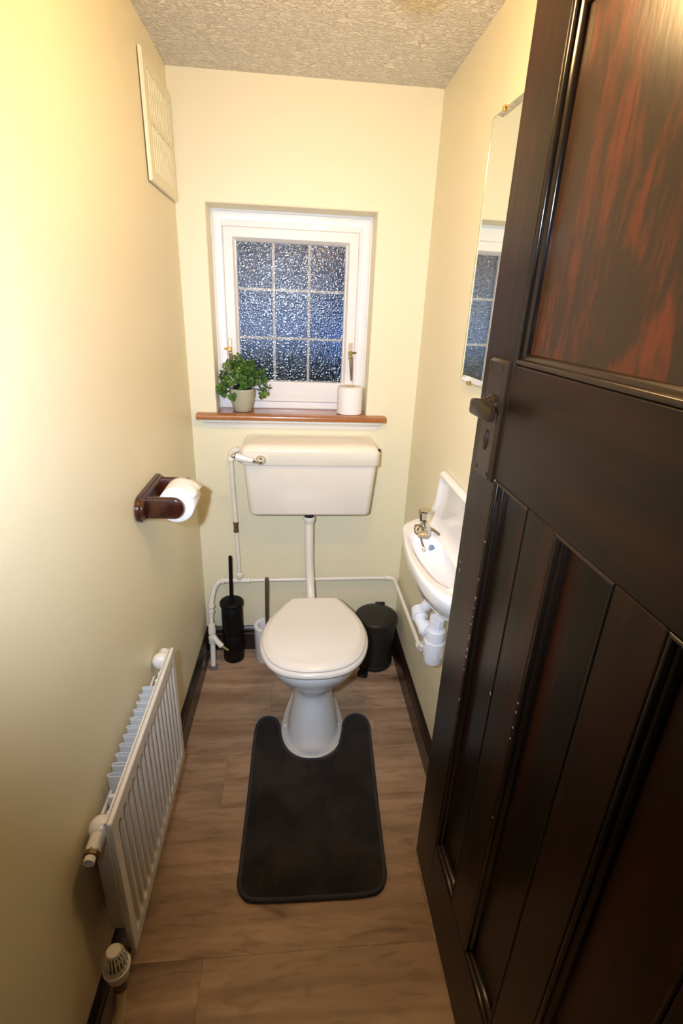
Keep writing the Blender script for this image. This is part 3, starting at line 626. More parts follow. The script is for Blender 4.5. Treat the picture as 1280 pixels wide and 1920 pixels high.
# tee and riser to the cistern
bm = new(); lathe(bm, (0.115, -.030, .372), (1, 0, 0), [(0, .009), (.002, .0125), (.012, .0125), (.014, .0105), (.074, .0105), (.076, .0125), (.086, .0125), (.088, .009)], 16)
lathe(bm, (0.157, -.030, .376), (0, 0, 1), [(0, .0105), (.012, .0115), (.016, .0145), (.028, .0145), (.032, .009)], 16); obj('tee', bm, m_pipe, t)
bm = new(); tube(bm, [(0.157, -.030, .39), (0.155, -.028, .50), (0.152, -.028, .612)], PR_, 14); obj('riser', bm, m_pipe, t)
bm = new(); lathe(bm, (0.152, -.028, .600), (0, 0, 1), [(0, .0085), (.002, .011), (.012, .011), (.014, .0095), (.034, .0095), (.036, .011), (.046, .011), (.048, .0085)], 16)
box(bm, (0.147, -.042, .617), (0.157, -.036, .629)); obj('isolating_valve', bm, m_brass_dull, t)
bm = new(); tube(bm, [(0.152, -.028, .645), (0.147, -.030, .80), (0.1445, -.032, .918)], PR_ * 1.12, 14); obj('riser', bm, m_pipe, t)
bm = new(); lathe(bm, (0.1446, -.032, .905), (0, 0, 1), [(0, .010), (.004, .0145), (.016, .0145), (.020, .012)], 16)
tube(bm, arc((0.144, -.032, .952), (0.1443, -.032, .922), (0.172, -.034, .953)), .012, 14); tube(bm, [(0.168, -.034, .953), (0.205, -.05, .957)], .008, 12); obj('elbow', bm, m_pipe, t)
# left drop to the floor
bm = new(); tube(bm, [tuple(p) for p in catmull([(0.110, -.030, .372), (0.078, -.031, .370), (0.056, -.035, .350), (0.044, -.046, .318), (0.038, -.058, .285), (0.036, -.066, .262)], 6)], [.0105] * 31, 14)
lathe(bm, (0.078, -.031, .3705), (1, 0, .03), [(0, .0105), (.003, .014), (.013, .014), (.016, .0105)], 16)
lathe(bm, (0.0372, -.062, .275), (-.02, -.3, -1), [(0, .0105), (.003, .0150), (.013, .0150), (.016, .0105), (.026, .0105), (.028, .0140), (.038, .0135), (.041, .0095)], 16); obj('offset_bend', bm, m_pipe, t)
bm = new(); tube(bm, [(0.036, -.068, .262), (0.036, -.080, .215), (0.037, -.088, .185)], .0092, 14); obj('pipe_run', bm, m_pipe, t)
bm = new(); lathe(bm, (0.037, -.087, .192), (.0, -.12, -1), [(0, .010), (.003, .0155), (.018, .0155), (.021, .0165), (.044, .0165), (.047, .013), (.056, .013), (.060, .0165), (.092, .0160), (.096, .0135)], 18)
tube(bm, [(0.037, -.093, .140), (0.058, -.110, .118), (0.082, -.124, .100)], [.0125, .0125, .0120], 16); dv = obj('drain_valve', bm, m_pipe, t)
bm = new(); tube(bm, [(0.081, -.1235, .101), (0.096, -.130, .093), (0.110, -.136, .088)], [.0085, .0075, .0055], 12); sub('valve_spout', bm, m_brass_dull, dv, None)
bm = new(); tube(bm, [(0.038, -.099, .10), (0.039, -.115, .05), (0.040, -.134, .006)], .0115, 14); obj('pipe_run', bm, m_pipe, t)
bm = new(); lathe(bm, (0.040, -.136, .001), (0, 0, 1), [(0, .022), (.003, .021), (.005, .014)], 24); obj('floor_collar', bm, mat('grey_collar', (0.22, 0.2, 0.2), 0.4, metal=.3), t)

# ------------------------------------------------------------ potted plant
t = thing('potted_plant', 'small leafy green plant in fluted beige pot on the windowsill', 'plant', (0.192, 0.036, 1.0905))
PCX, PCY = 0.191, 0.034
bm = new(); n = 80; rings = []
for z, r in ((0, .030), (.003, .033), (.02, .0385), (.04, .0440), (.06, .0470), (.078, .0485), (.085, .0490), (.087, .0475), (.085, .044), (.06, .040)):
    rings.append([(PCX + r * math.cos(2 * PI * i / n) * (1 + (.022 * (abs(math.cos(8 * PI * i / n)) ** .5 - .6) if r > .0325 and z < .086 and z > 0.002 else 0)), PCY + r * math.sin(2 * PI * i / n) * (1 + (.022 * (abs(math.cos(8 * PI * i / n)) ** .5 - .6) if r > .0325 and z < .086 and z > .002 else 0)), 1.0905 + z) for i in range(n)])
loft(bm, rings); obj('pot', bm, m_pot, t, angle=50)
bm = new(); lathe(bm, (PCX, PCY, 1.155), (0, 0, 1), [(0, .040), (.012, .039), (.030, .030), (.04, .01)], 20); obj('moss', bm, m_soil, t)
def sprig_mesh(seed, m):
    rnd = random.Random(seed); bm = new()
    for k in range(9):
        a = k * 2.4; el = .15 + .09 * k; L = rnd.uniform(.013, .020) * (1.05 - .04 * k); w = L * .42
        h = .003 * k
        d = Vector((math.cos(a) * math.cos(el), math.sin(a) * math.cos(el), math.sin(el))); s = Vector((-math.sin(a), math.cos(a), 0)); up = d.cross(s) * -1
        c = Vector((0, 0, h))
        pts = [(0, 0, 0), (.3, 1, .1), (.65, .95, .18), (1, 0, .05), (.65, -.95, .18), (.3, -1, .1)]
        mid = [bm.verts.new(c + d * L * q + up * L * .02) for q in (0.3, 0.65)]
        v = [bm.verts.new(c + d * L * p[0] + s * w * p[1] + up * L * p[2]) for p in pts]
        bm.faces.new((v[0], v[1], mid[0])); bm.faces.new((v[0], mid[0], v[5])); bm.faces.new((v[1], v[2], mid[1], mid[0])); bm.faces.new((mid[0], mid[1], v[4], v[5])); bm.faces.new((v[2], v[3], mid[1])); bm.faces.new((mid[1], v[3], v[4]))
    me = bpy.data.meshes.new('leafy_sprig'); bm.to_mesh(me); bm.free(); me.materials.append(m)
    me.polygons.foreach_set('use_smooth', [True] * len(me.polygons)); return me
sprigs = [sprig_mesh(1, m_leaf), sprig_mesh(2, m_leaf), sprig_mesh(3, m_leaf2)]
stem_bm = new(); placed = 0; tries = 0; C0 = Vector((PCX, PCY, 1.165))
while placed < 120 and tries < 3000:
    tries += 1
    az = random.uniform(0, 2 * PI); el = random.uniform(-.25, 1.5); rr = random.uniform(.55, 1.0)
    d = Vector((math.cos(az) * math.cos(el), math.sin(az) * math.cos(el), math.sin(el)))
    rad = Vector((.092, .072, .112))
    p = C0 + Vector((d.x * rad.x, d.y * rad.y, d.z * rad.z)) * rr
    if p.y > .072 or p.z < 1.150 or (p.x < .118 and p.y > -.022) or (p.z < 1.185 and (p - Vector((PCX, PCY, p.z))).length < .062): continue
    me = sprigs[2 if (random.random() < .30 + .5 * max(0, d.z - .3)) else random.randint(0, 1)]
    o = bpy.data.objects.new('leafy_sprig', me); COL.objects.link(o); o.parent = t
    o.location = p - Vector(t.location); dd = (d + Vector((0, -.25, .5))).normalized()
    o.rotation_euler = dd.to_track_quat('Z', 'Y').to_euler(); o.rotation_euler.rotate_axis('Z', random.uniform(0, 6))
    o.scale = [random.uniform(.75, 1.15)] * 3
    if placed % 3 == 0: tube(stem_bm, [C0 + d * .01, C0 + (p - C0) * .5 + Vector((0, 0, .006)), p], .0012, 5)
    placed += 1
o = obj('stem', stem_bm, m_stem, t); o['kind'] = 'stuff'

# ------------------------------------------------------------ spare roll on the sill
def roll_mesh(bm, c, axis, r, L, core=.020, n=48):
    lathe(bm, Vector(c), axis, [(0, core), (0, r - .003), (.0015, r), (L - .0015, r), (L, r - .003), (L, core)], n, caps=False)
t = thing('toilet_roll', 'full white toilet roll standing on the windowsill at right', 'toilet roll', (0.606, 0.034, 1.0905), 'toilet rolls')
bm = new(); roll_mesh(bm, (0.606, 0.034, 1.0908), (0, 0, 1), .0495, .104); obj('paper', bm, m_paper, t, angle=60)
bm = new(); lathe(bm, (0.606, 0.034, 1.0908), (0, 0, 1), [(0, .0200), (.104, .0200), (.104, .0192), (0, .0192)], 32, caps=False); obj('core', bm, m_card, t)
bm = new(); th = [math.radians(a) for a in (-150, -140, -130, -120, -110)]
rings = [[(0.606 + .0500 * math.cos(a), 0.034 + .0500 * math.sin(a), 1.0915 + z) for z in (zt_, zt_ + .03 * k)] for k, (a, zt_) in enumerate(zip(th, (.1, .09, .075, .055, .035)))]
bm.free()

# ------------------------------------------------------------ roll holder on left wall
HX = xl(-.62, 1.0)
t = thing('toilet_roll_holder', 'dark mahogany toilet roll holder fixed to the left wall', 'toilet roll holder', (HX, -0.62, 0.98))
def stadium(y0, y1, zc, h, n=10):
    r = h / 2; pts = []
    for i in range(n + 1): a = -PI / 2 + PI * i / n; pts.append((y1 - r + r * math.cos(a), zc + r * math.sin(a)))
    for i in range(n + 1): a = PI / 2 + PI * i / n; pts.append((y0 + r + r * math.cos(a), zc + r * math.sin(a)))
    return pts
bm = new(); rings = []
for x, ins in ((0.001, 0), (0.008, 0), (0.011, .0015), (0.0125, .004), (0.014, .0055), (0.018, .0060), (0.021, .009)):
    rings.append([(HX + x, y, z) for y, z in stadium(-.752 + ins, -.500 - ins, .983, .068 - 2 * ins)])
loft(bm, rings); obj('backplate', bm, m_maho, t, angle=35)
for y0 in (-.712, -.548):
    bm = new(); rings = []
    def armp(ins):
        r = .0285 - ins; pts = [(HX + .018, .980 - r)]
        for i in range(13): a = -PI / 2 + PI * i / 12; pts.append((HX + .083 + r * math.cos(a), .980 + r * math.sin(a)))
        pts.append((HX + .018, .980 + r)); return pts
    for yy, ins in ((y0, .004), (y0 + .002, .001), (y0 + .005, 0), (y0 + .013, 0), (y0 + .016, .001), (y0 + .018, .004)):
        rings.append([(x, yy, z) for x, z in armp(ins)])
    loft(bm, rings); obj('arm', bm, m_maho, t, angle=40)
bm = new(); tube(bm, [(HX + .083, -.696, .980), (HX + .083, -.546, .980)], .008, 16); obj('spindle', bm, m_maho, t)
t = thing('toilet_roll', 'part-used white toilet roll hanging on the wooden holder', 'toilet roll', (HX + .083, -.62, .980), 'toilet rolls')
RY0, RL, RR = -.672, .104, .047
bm = new(); rc = (HX + .083, RY0, .972)
lathe(bm, rc, (0, 1, 0), [(0, .019), (0, RR - .002), (.0015, RR), (RL - .0015, RR), (RL, RR - .002), (RL, .019)], 48, caps=False)
obj('paper', bm, m_paper, t, angle=60)
bm = new(); lathe(bm, rc, (0, 1, 0), [(0, .019), (RL, .019), (RL, .0182), (0, .0182)], 32, caps=False); obj('core', bm, m_card, t)
bm = new(); g = []
for i in range(12):
    a = math.radians(150 - i * 11.5); r = RR + .0012 + max(0, i - 7) * .0019
    row = []
    for j in range(7):
        yy = RY0 + .002 + (RL - .004) * j / 6; zig = .0012 * math.sin(j * 1.3 + i * .5) * max(0, i - 5) * .5
        aa = a - (.10 * (j - 2) * .25 if i > 9 else 0)
        row.append(bm.verts.new((rc[0] + (r + zig) * math.cos(aa), yy, rc[2] + (r + zig) * math.sin(aa) + (.002 * (i == 11) * j * .3))))
    g.append(row)
for i in range(11):
    for j in range(6): bm.faces.new((g[i][j], g[i + 1][j], g[i + 1][j + 1], g[i][j + 1]))
o = obj('loose_sheet', bm, m_paper, t); sm = o.modifiers.new('s', 'SOLIDIFY'); sm.thickness = .0006

# ------------------------------------------------------------ vent grille on left wall
t = thing('vent_grille', 'cream slatted ventilation grille high on the left wall', 'vent', (0, -0.17, 1.91))
vy0, vy1, vz0, vz1 = -.330, -.014, 1.772, 2.056
bm = new()
def yring(ins, x): return [(xl(-.17, 1.9) + x, y, z) for y, z in ((vy0 + ins, vz0 + ins), (vy1 - ins, vz0 + ins), (vy1 - ins, vz1 - ins), (vy0 + ins, vz1 - ins))]
R = [[bm.verts.new(p) for p in yring(i_, x_)] for i_, x_ in ((0, .003), (0, .009), (.003, .012), (.030, .012), (.030, .003))]
for a in range(5):
    P_, Q_ = R[a], R[(a + 1) % 5]
    for i in range(4): bm.faces.new((P_[i], P_[(i + 1) % 4], Q_[(i + 1) % 4], Q_[i]))
m_vent = mat('cream_vent_plastic', (0.78, 0.73, 0.53), 0.35)
obj('grille_frame', bm, m_vent, t, angle=30)
obj('backing', bx((.0005, vy0 + .002, vz0 + .002), (.0058, vy1 - .002, vz1 - .002)), mat('vent_slot_shade', (0.16, 0.12, 0.06), 0.9), t, smooth=False)  # backing coloured dark to paint the shade inside the slots
obj('middle_bar', bx((.003, vy0 + .0302, 1.908), (.0118, vy1 - .0302, 1.922)), m_vent, t, smooth=False)
ns = 12; pitch = (vy1 - vy0 - .06) / ns; first = None
for zc, hh in ((1.8549, .0529), (1.9741, .0518)):
    for k in range(ns):
        yc = vy0 + .030 + pitch * (k + .5)
        if first is None:
            bm = new(); w = pitch * .5 - .0043
            loft(bm, [[(.003, -w, z), (.008, -w, z), (.0108, -w + .002, z), (.0108, w - .002, z), (.008, w, z), (.003, w, z)] for z in (-hh, hh)])
            o = obj('slat', bm, m_vent, t, smooth=False); first = o
        else:
            o = first.copy(); COL.objects.link(o)
        o.parent = t; o.matrix_parent_inverse = Matrix.Translation(-Vector(t.location)); o.location = (0, yc, zc)

# ------------------------------------------------------------ mirror on right wall
t = thing('mirror', 'tall frameless mirror on the right wall, partly hidden by the open door', 'mirror', (RW, -0.72, 1.3))
my0, my1, mz0, mz1 = -.875, -.568, 1.308, 1.893
bm = new(); R = []
for ins, x in ((0, -.0015), (0, -.0045), (.0165, -.0065)):
    R.append([bm.verts.new((RW + x, y, z)) for y, z in ((my0 + ins, mz0 + ins), (my1 - ins, mz0 + ins), (my1 - ins, mz1 - ins), (my0 + ins, mz1 - ins))])
for a in range(2):
    for i in range(4): bm.faces.new((R[a][i], R[a][(i + 1) % 4], R[a + 1][(i + 1) % 4], R[a + 1][i]))
bm.faces.new(R[2]); bm.faces.new(R[0][::-1])
obj('mirror_glass', bm, m_mirror, t, smooth=False)
bm = new()
for a, b in (((my0, mz0), (my1, mz0)), ((my1, mz0), (my1, mz1)), ((my1, mz1), (my0, mz1))): tube(bm, [(RW - .0033, a[0], a[1]), (RW - .0033, b[0], b[1])], .0019, 6)
obj('mirror_edge', bm, m_mirror_edge, t)
for y, z, s in (-.632, mz1, 1), (-.632, mz0, -1), (-.82, mz1, 1), (-.82, mz0, -1):
    bm = new(); box(bm, (RW - .0095, y - .006, z - .005 if s > 0 else z - .005), (RW - .0068, y + .006, z + .005 if s > 0 else z + .005)); box(bm, (RW - .0090, y - .006, z + (.002 if s > 0 else -.006)), (RW - .0003, y + .006, z + (.006 if s > 0 else -.002)))
    obj('mirror_clip', bm, m_brass, t, bevel=.001)

yaw = Matrix.Translation((RW, my0, 0)) @ Matrix.Rotation(math.radians(2.5), 4, 'Z') @ Matrix.Translation((-RW, -my0, 0))   # the far edge stands off the wall
for o_ in [o for o in COL.objects if o.parent == t]: o_.data.transform(yaw)

# ------------------------------------------------------------ basin on right wall
t = thing('basin', 'small white wall-hung hand basin with tall splashback on right wall', 'basin', (RW, -0.68, 0.7))
ZR = .842; XB = RW - .002
outer = catmull([(XB, -.395, 0), (.835, -.405, 0), (.800, -.432, 0), (.765, -.462, 0), (.741, -.490, 0), (.729, -.530, 0), (.718, -.598, 0), (.7095, -.687, 0), (.709, -.757, 0), (.713, -.821, 0), (.722, -.865, 0), (.735, -.906, 0), (.756, -.940, 0), (.786, -.960, 0), (.825, -.966, 0), (XB, -.967, 0)], 4)
no = len(outer)
inner = catmull([(.842, -.605, 0), (.825, -.590, 0), (.800, -.578, 0), (.775, -.570, 0), (.752, -.572, 0), (.737, -.590, 0), (.733, -.625, 0), (.732, -.690, 0), (.735, -.750, 0), (.742, -.800, 0), (.752, -.840, 0), (.768, -.868, 0), (.790, -.882, 0), (.815, -.882, 0), (.835, -.860, 0), (.843, -.830, 0)], 4)
def lerp_ring(A, B, f, z, dzs=None): return [(a.x + (b.x - a.x) * f, a.y + (b.y - a.y) * f, z) for a, b in zip(A, B)]
def toward(A, c, f, z, keepx=True):
    out_ = []
    for a in A: out_.append((a.x + (c[0] - a.x) * f, a.y + (c[1] - a.y) * f, z))
    return out_
cc = (XB, -.70)
rings = [toward(outer, cc, .80, .655), toward(outer, cc, .72, .660), toward(outer, cc, .58, .680), toward(outer, cc, .40, .710), toward(outer, cc, .24, .742), toward(outer, cc, .12, .770), toward(outer, cc, .05, .795), toward(outer, cc, .015, .812), toward(outer, cc, 0, .828), toward(outer, cc, .005, .838), lerp_ring(outer, inner, .12, .8425), lerp_ring(outer, inner, .30, .8425), lerp_ring(outer, inner, .75, .8400), lerp_ring(outer, inner, .93, .8385)]
ci = (.812, -.800)
for f, z in ((0.0, .834), (.05, .822), (.12, .806), (.22, .790), (.38, .775), (.60, .766), (.86, .762)):
    rings.append([(a.x + (ci[0] - a.x) * f, a.y + (ci[1] - a.y) * f, z) for a in inner])
bm = new(); R = loft(bm, rings, False, False, closed=True); bm.faces.new(R[-1]); bm.faces.new(R[0][::-1])
obj('bowl', bm, m_china, t, angle=70)
# splashback with raised rim and flared foot
bm = new(); rows_ = []
prof_s = [(.8425, -.398, .036), (.846, -.402, .022), (.852, -.410, .014), (.865, -.430, .009), (.885, -.452, .007), (.91, -.468, .006), (.94, -.478, .006), (.975, -.485, .006), (1.000, -.490, .006)]
for z, ye, th_ in prof_s:
    row = []
    ys = [ye, ye - .004, ye - .010, ye - .018, ye - .026] + [ye - .026 - (ye - .026 + .9675 - .03) * k / 8 for k in range(1, 9)] + [-.955, -.9675]
    for k, y in enumerate(ys):
        rim = .012 if k in (1, 2) else (.010 if k == 0 else (.006 if k == 3 else 0))
        if z < .852: rim = 0
        row.append(bm.verts.new((RW - .002 - th_ - (rim if k > 0 else rim * .3), y, z)))
    rows_.append(row)
# top lip rows
for dz, ex_ in ((.006, .012), (.014, .013), (.019, .008), (.021, .0)):
    row = []
    for k, v in enumerate(rows_[len(prof_s) - 1]):
        row.append(bm.verts.new((RW - .008 - ex_ * (1 if k > 0 else .6), v.co.y - (0 if k > 0 else 0.002 + dz * .2), 1.000 + dz)))
    rows_.append(row)
nr, nc = len(rows_), len(rows_[0])
for i in range(nr - 1):
    for j in range(nc - 1): bm.faces.new((rows_[i][j], rows_[i][j + 1], rows_[i + 1][j + 1], rows_[i + 1][j]))
bk = [[bm.verts.new((RW - .0015, rows_[i][j].co.y, rows_[i][j].co.z)) for i in range(nr)] for j in (0, nc - 1)]
for i in range(nr - 1):
    bm.faces.new((rows_[i][0], rows_[i + 1][0], bk[0][i + 1], bk[0][i])); bm.faces.new((rows_[i][-1], bk[1][i], bk[1][i + 1], rows_[i + 1][-1]))
bm.faces.new(rows_[-1] + [bk[1][-1], bk[0][-1]])
obj('splashback', bm, m_china, t, angle=60)
bm = new(); oc = Vector((.806, -.6045, .811)); lathe(bm, oc, (-.05, -.95, .25), [(-.004, .0095), (.0015, .0095), (.002, .0085)], 20); obj('overflow_hole', bm, m_over, t)
bm = new(); lathe(bm, (.812, -.800, .7622), (0, 0, 1), [(0, .018), (.0015, .018), (.002, .014), (.001, .010)], 24); obj('waste_ring', bm, m_chrome, t)
bm = new(); lathe(bm, (.782, -.898, .8415), (0, 0, 1), [(0, .012), (.002, .012), (.004, .008)], 20); obj('tap_hole_cap', bm, m_china, t)

t = thing('basin_tap', 'chrome basin tap with faceted knob and chain on the basin edge', 'tap', (0.790, -.560, .842))
TB = Vector((.788, -.560, .842))
bm = new(); lathe(bm, TB, (0, 0, 1), [(0, .020), (.004, .019), (.010, .014), (.030, .013), (.034, .010), (.040, .010)], 24)
sp = Vector((-.25, -.97, 0)).normalized(); sd = Vector((.97, -.25, 0))
rings = []
for d, hw, z0, z1 in ((-.018, .016, .010, .026), (.0, .021, .008, .028), (.022, .021, .010, .026), (.044, .019, .006, .020), (.050, .015, .003, .015)):
    c = TB + sp * d; rings.append([c + sd * a * hw + Vector((0, 0, z0 + (z1 - z0) * b)) for a, b in ((-1, .2), (-.7, 0), (.7, 0), (1, .2), (1, .7), (.6, 1), (-.6, 1), (-1, .7))])
loft(bm, rings); obj('tap_body', bm, m_chrome, t, angle=45)
bm = new(); rings = []
for z, r, f in ((.036, .0135, 0), (.040, .0150, 1), (.055, .0185, 1), (.072, .0225, 1), (.077, .0215, .5), (.079, .018, 0), (.0775, .010, 0)):
    rings.append([(TB.x + r * (1 - .07 * f * (i % 2)) * math.cos(2 * PI * i / 16), TB.y + r * (1 - .07 * f * (i % 2)) * math.sin(2 * PI * i / 16), TB.z + z) for i in range(16)])
loft(bm, rings); obj('tap_knob', bm, m_acrylic, t, smooth=False)
def chain(path, r=.0022, name='chain'):
    bm = new(); L = catmull(path, 8)
    k = 0
    for i in range(0, len(L) - 1, 2):
        bmesh.ops.create_uvsphere(bm, u_segments=8, v_segments=6, radius=r, matrix=Matrix.Translation(L[i]))
    o = obj(name, bm, m_brass_dull, t); o['kind'] = 'stuff'
chain([TB + Vector((-.012, -.01, .028)), TB + Vector((-.030, -.012, .030)), TB + Vector((-.034, -.030, .016)), TB + Vector((-.020, -.045, .005)), TB + Vector((-.016, -.052, -.010)), TB + Vector((-.012, -.062, -.018))], .0028)
chain([TB + Vector((.014, -.012, .020)), TB + Vector((.026, -.016, .016)), TB + Vector((.034, -.022, .012)), TB + Vector((.044, -.026, .005))], .0045)
bm = new(); pc = TB + Vector((-.012, -.068, -.024)); tube(bm, [pc + Vector((.005 * math.cos(a), -.002 * math.sin(a), .0065 * math.sin(a))) for a in [2 * PI * i / 14 for i in range(14)]], .0016, 8, closed=True); obj('plug_ring', bm, m_chrome, t)

t = thing('basin_trap', 'white plastic bottle trap and waste elbow beneath the basin', 'waste trap', (.795, -.765, .53))
TC = Vector((.797, -.768, 0))
bm = new(); lathe(bm, TC + Vector((0, 0, .672)), (0, 0, -1), [(0, .014), (.0, .022), (.022, .022), (.024, .018), (.034, .018)], 10); obj('waste_nut', bm, m_trap, t, smooth=False)
bm = new(); lathe(bm, TC + Vector((0, 0, .638)), (0, 0, -1), [(0, .015), (.002, .024), (.006, .0275), (.040, .0285), (.042, .031), (.050, .031), (.052, .0285)], 36); obj('trap_body', bm, m_trap, t, angle=35)
bm = new(); lathe(bm, TC + Vector((0, 0, .586)), (0, 0, -1), [(0, .0285), (.01, .0285), (.058, .0270), (.066, .024), (.070, .012)], 36); cup = obj('trap_bottle', bm, m_trap, t, angle=35)
for k in range(8):
    a = 2 * PI * k / 8; c = TC + Vector((.0275 * math.cos(a), .0275 * math.sin(a), .56)); bm = new(); lathe(bm, c, (0, 0, 1), [(-.016, .002), (.014, .002)], 6); sub('grip_rib', bm, m_trap, cup, None)
bm = new(); tube(bm, [TC + Vector((-.015, .015, .618)), TC + Vector((-.030, .032, .622)), TC + Vector((-.036, .045, .632)), TC + Vector((-.030, .070, .646)), TC + Vector((-.005, .10, .650)), TC + Vector((.045, .125, .650)), TC + Vector((.060, .13, .650))], .0175, 18)
lathe(bm, TC + Vector((-.018, .018, .618)), (-.6, .7, .15), [(0, .024), (.016, .024), (.018, .020)], 20); lathe(bm, TC + Vector((-.036, .055, .637)), (.1, .95, .3), [(0, .0225), (.03, .0225), (.032, .018)], 20)
obj('waste_elbow', bm, m_trap, t, angle=40)

# ------------------------------------------------------------ radiator on left wall
t = thing('radiator', 'white single panel radiator low on the left wall', 'radiator', (0.02, -1.0, 0.17))
ry0, ry1, rz0, rz1, rx = -1.268, -.748, .168, .572, .052
def radt(z): return 0.0
bm = new(); NY, NZ = 220, 70; nsl = 16; mar = .020; pit = (ry1 - ry0 - 2 * mar) / nsl
def depth(y, z):
    u_ = (y - ry0 - mar) / pit; k = math.floor(u_); fr = u_ - k - .5
    if k < 0 or k >= nsl: return 0.0
    zb_, zt_ = rz0 + .036, rz1 - .040
    dy = abs(fr) * pit / (.30 * pit); rad_ = .30 * pit
    dzv = 0
    if z < zb_ + rad_: dzv = (zb_ + rad_ - z) / rad_
    if z > zt_ - rad_: dzv = (z - zt_ + rad_) / rad_
    q = math.sqrt(dy * dy + dzv * dzv)
    s_ = max(0.0, min(1.0, (1.22 - q) / .42)); s_ = s_ * s_ * (3 - 2 * s_)
    return -.0078 * s_
ysl = [ry0 + (ry1 - ry0) * i / NY for i in range(NY + 1)]; zsl = [rz0 + (rz1 - rz0) * j / NZ for j in range(NZ + 1)]
G = [[bm.verts.new((rx + depth(y, z), y, z)) for z in zsl] for y in ysl]
for i in range(NY):
    for j in range(NZ): bm.faces.new((G[i][j], G[i + 1][j], G[i + 1][j + 1], G[i][j + 1]))
border = [G[i][0] for i in range(NY + 1)] + [G[NY][j] for j in range(1, NZ + 1)] + [G[i][NZ] for i in range(NY - 1, -1, -1)] + [G[0][j] for j in range(NZ - 1, 0, -1)]
def shrink(v, d, x):
    y = min(max(v.co.y, ry0), ry1); z = v.co.z
    return bm.verts.new((x, y + (d if abs(y - ry0) < 1e-6 else (-d if abs(y - ry1) < 1e-6 else 0)), z + (d if abs(z - rz0) < 1e-6 else (-d if abs(z - rz1) < 1e-6 else 0))))
b1 = [shrink(v, -.0015, rx - .002) for v in border]; b2 = [shrink(v, -.0015, rx - .008) for v in border]; b3 = [shrink(v, .004, rx - .0105) for v in border]
nb = len(border)
for P_, Q_ in ((border, b1), (b1, b2), (b2, b3)):
    for i in range(nb): bm.faces.new((P_[i], P_[(i + 1) % nb], Q_[(i + 1) % nb], Q_[i]))
bm.faces.new(b3)
obj('front_panel', bm, m_rad, t, angle=70)
# weld seam strip behind the top edge
obj('seam_strip', bx((rx - .0145, ry0 + .002, rz0 + .01), (rx - .0105, ry1 - .002, rz1 + .001)), m_rad, t, bevel=.001)
xw = xl(-1.0, .4)
finM = None
for k in range(11):
    yc = -.868 - k * .0263
    if finM is None:
        bm = new(); x0, x1, w = -.004, .0372, .0052
        pts = [(x1, -w), (x0 + .004, -w), (x0, -w + .003), (x0 - .001, 0), (x0, w - .003), (x0 + .004, w), (x1, w)]
        th_ = .0012
        inn = [(x1, -w + th_), (x0 + .0045, -w + th_), (x0 + .0015, -w + .0035), (x0 + .0003, 0), (x0 + .0015, w - .0035), (x0 + .0045, w - th_), (x1, w - th_)]
        ring2 = pts + inn[::-1]
        vA = [[bm.verts.new((p[0], p[1], z)) for p in ring2] for z in (.235, .540)]
        nn = len(ring2)
        for i in range(nn): bm.faces.new((vA[0][i], vA[0][(i + 1) % nn], vA[1][(i + 1) % nn], vA[1][i]))
        for q in (0, 1):
            for i in range(len(pts) - 1): bm.faces.new((vA[q][i], vA[q][i + 1], vA[q][nn - 2 - i], vA[q][nn - 1 - i]))
        finM = obj('convector_fin', bm, m_fin, t, smooth=True, angle=40); o = finM
    else: o = finM.copy(); COL.objects.link(o)
    o.parent = t; o.matrix_parent_inverse = Matrix.Translation(-Vector(t.location)); o.location = (0, yc, 0)
for yc, x0_, zt_ in ((-.800, .018, .532), (-.826, .016, .530), (-1.165, .004, .522), (-1.192, .008, .508)):
    bm = new(); box(bm, (x0_, yc - .005, .235), (.0372, yc + .005, zt_)); obj('convector_fin', bm, m_fin, t, bevel=.0035)
obj('back_plate', bx((xw + .012, -1.236, .215), (xw + .0185, -.775, .50)), m_rad, t, bevel=.002)
obj('side_plate', bx((xw + .012, -1.2385, .205), (rx - .011, -1.2345, .50)), m_rad, t, bevel=.001)
for yv, s, nm in ((-1.228, -1, 'near'), (-.748, 1, 'far')):
    bm = new(); cx_ = .014; cz_ = .514 if s < 0 else .528
    lathe(bm, (cx_, yv - s * .018, cz_), (0, s, 0), [(0, .008), (.003, .017), (.010, .0225), (.020, .0245), (.030, .0225), (.036, .0165), (.038, .0150)], 28)
    tube(bm, [(cx_, yv, cz_), (rx - .014, yv, cz_)], .014, 16)
    vb = obj('vent_valve', bm, m_gloss_white, t, angle=60)
    bm = new(); lathe(bm, (cx_, yv + s * .018, cz_), (0, s, -.02), [(0, .0145), (.004, .0150), (.034 if s < 0 else .022, .0150), (.036 if s < 0 else .024, .011)], 28); sub('valve_neck', bm, m_rad, vb, None, angle=50)
    if s < 0:
        bm = new(); lathe(bm, (cx_, yv - .050, cz_), (0, -1, -.02), [(0, .0150), (.010, .0152), (.011, .012)], 8); sub('brass_nut', bm, m_brass_dull, vb, None, smooth=False)
        bm = new(); lathe(bm, (cx_, yv - .059, cz_), (0, -1, -.02), [(0, .0105), (.012, .0105), (.012, .006), (.006, .0055)], 20); sub('air_screw', bm, m_gloss_white, vb, None, angle=50)
for yb_ in (-1.13, -.86): obj('wall_bracket', bx((xl(yb_, .4) + .0005, yb_ - .012, .25), (xw + .013, yb_ + .012, .46)), m_rad, t, bevel=.001)

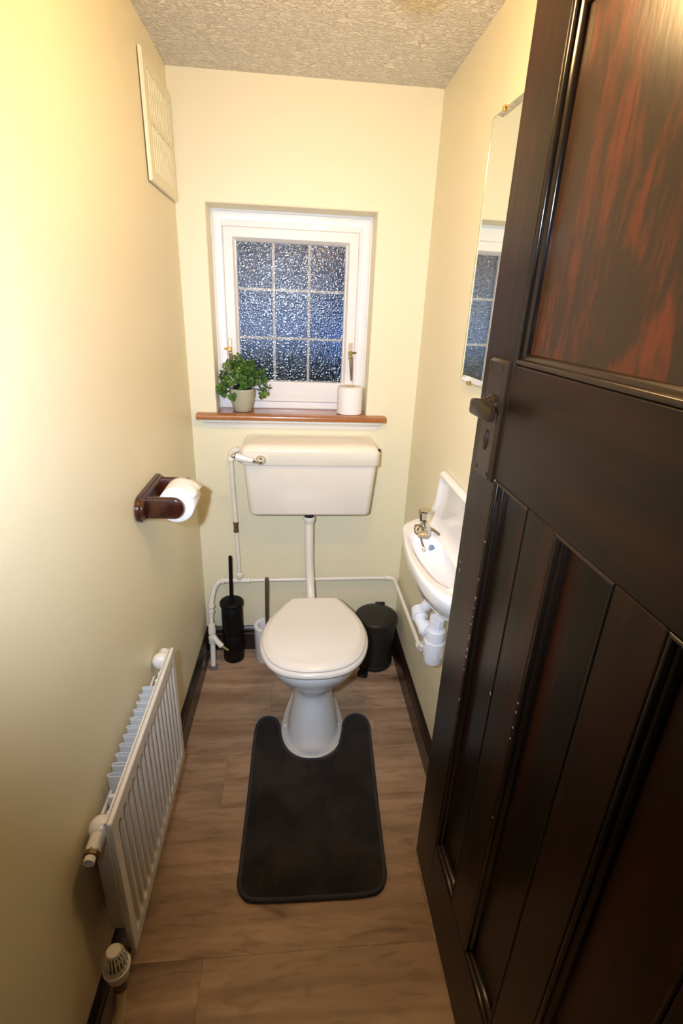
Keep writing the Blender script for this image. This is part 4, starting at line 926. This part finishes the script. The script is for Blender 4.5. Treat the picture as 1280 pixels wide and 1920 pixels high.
# thermostatic valve at the near foot of the radiator
t = thing('radiator_valve', 'ribbed white thermostatic valve on pale pipe at near foot of radiator', 'valve', (0.032, -1.315, 0))
VX, VY = .0335, -1.318
bm = new(); VN = 72; rings = []
for z, r, rib in ((.196, .016, 0), (.199, .0215, 0), (.220, .0245, 0), (.222, .0262, 0), (.2275, .0268, 0), (.230, .0258, 0), (.2305, .0245, 0), (.236, .0240, 0), (.240, .0235, 1), (.262, .0205, 1), (.272, .0170, 1), (.2765, .0140, 0), (.2795, .0125, 0), (.280, .004, 0)):
    rings.append([(VX + (r - (rib * .0035 if (i % 4) in (0, 1) else 0)) * math.cos(2 * PI * i / VN), VY + (r - (rib * .0035 if (i % 4) in (0, 1) else 0)) * math.sin(2 * PI * i / VN), z) for i in range(VN)])
loft(bm, rings); head = obj('thermostat_head', bm, m_rad, t, angle=25)
bm = new()
for k in range(18):
    a = 2 * PI * (k * 4 + .5) / VN
    d = Vector((math.cos(a), math.sin(a), 0)); s_ = Vector((-math.sin(a), math.cos(a), 0))
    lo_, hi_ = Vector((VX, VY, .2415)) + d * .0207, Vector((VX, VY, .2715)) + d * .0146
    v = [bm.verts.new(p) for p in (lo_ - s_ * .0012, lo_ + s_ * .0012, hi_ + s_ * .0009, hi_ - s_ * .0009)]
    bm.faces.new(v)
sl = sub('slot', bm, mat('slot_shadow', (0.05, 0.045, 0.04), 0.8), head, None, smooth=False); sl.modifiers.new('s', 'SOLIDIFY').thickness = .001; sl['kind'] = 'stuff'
bm = new(); lathe(bm, (VX, VY, .150), (0, 0, 1), [(0, .010), (.004, .0135), (.018, .0135), (.020, .011), (.034, .011), (.036, .015), (.048, .015)], 20)
tube(bm, [(VX, VY, .172), (VX, -1.262, .180)], .0085, 14); obj('valve_body', bm, m_brass_dull, t, angle=40)
bm = new(); tube(bm, [tuple(p) for p in catmull([(VX, VY, .165), (VX - .001, VY - .004, .135), (.028, -1.345, .085), (.020, -1.372, .040), (.016, -1.385, .001)], 6)], .0098, 16); obj('feed_pipe', bm, mat('cream_painted_pipe', (0.80, 0.69, 0.44), 0.35), t)
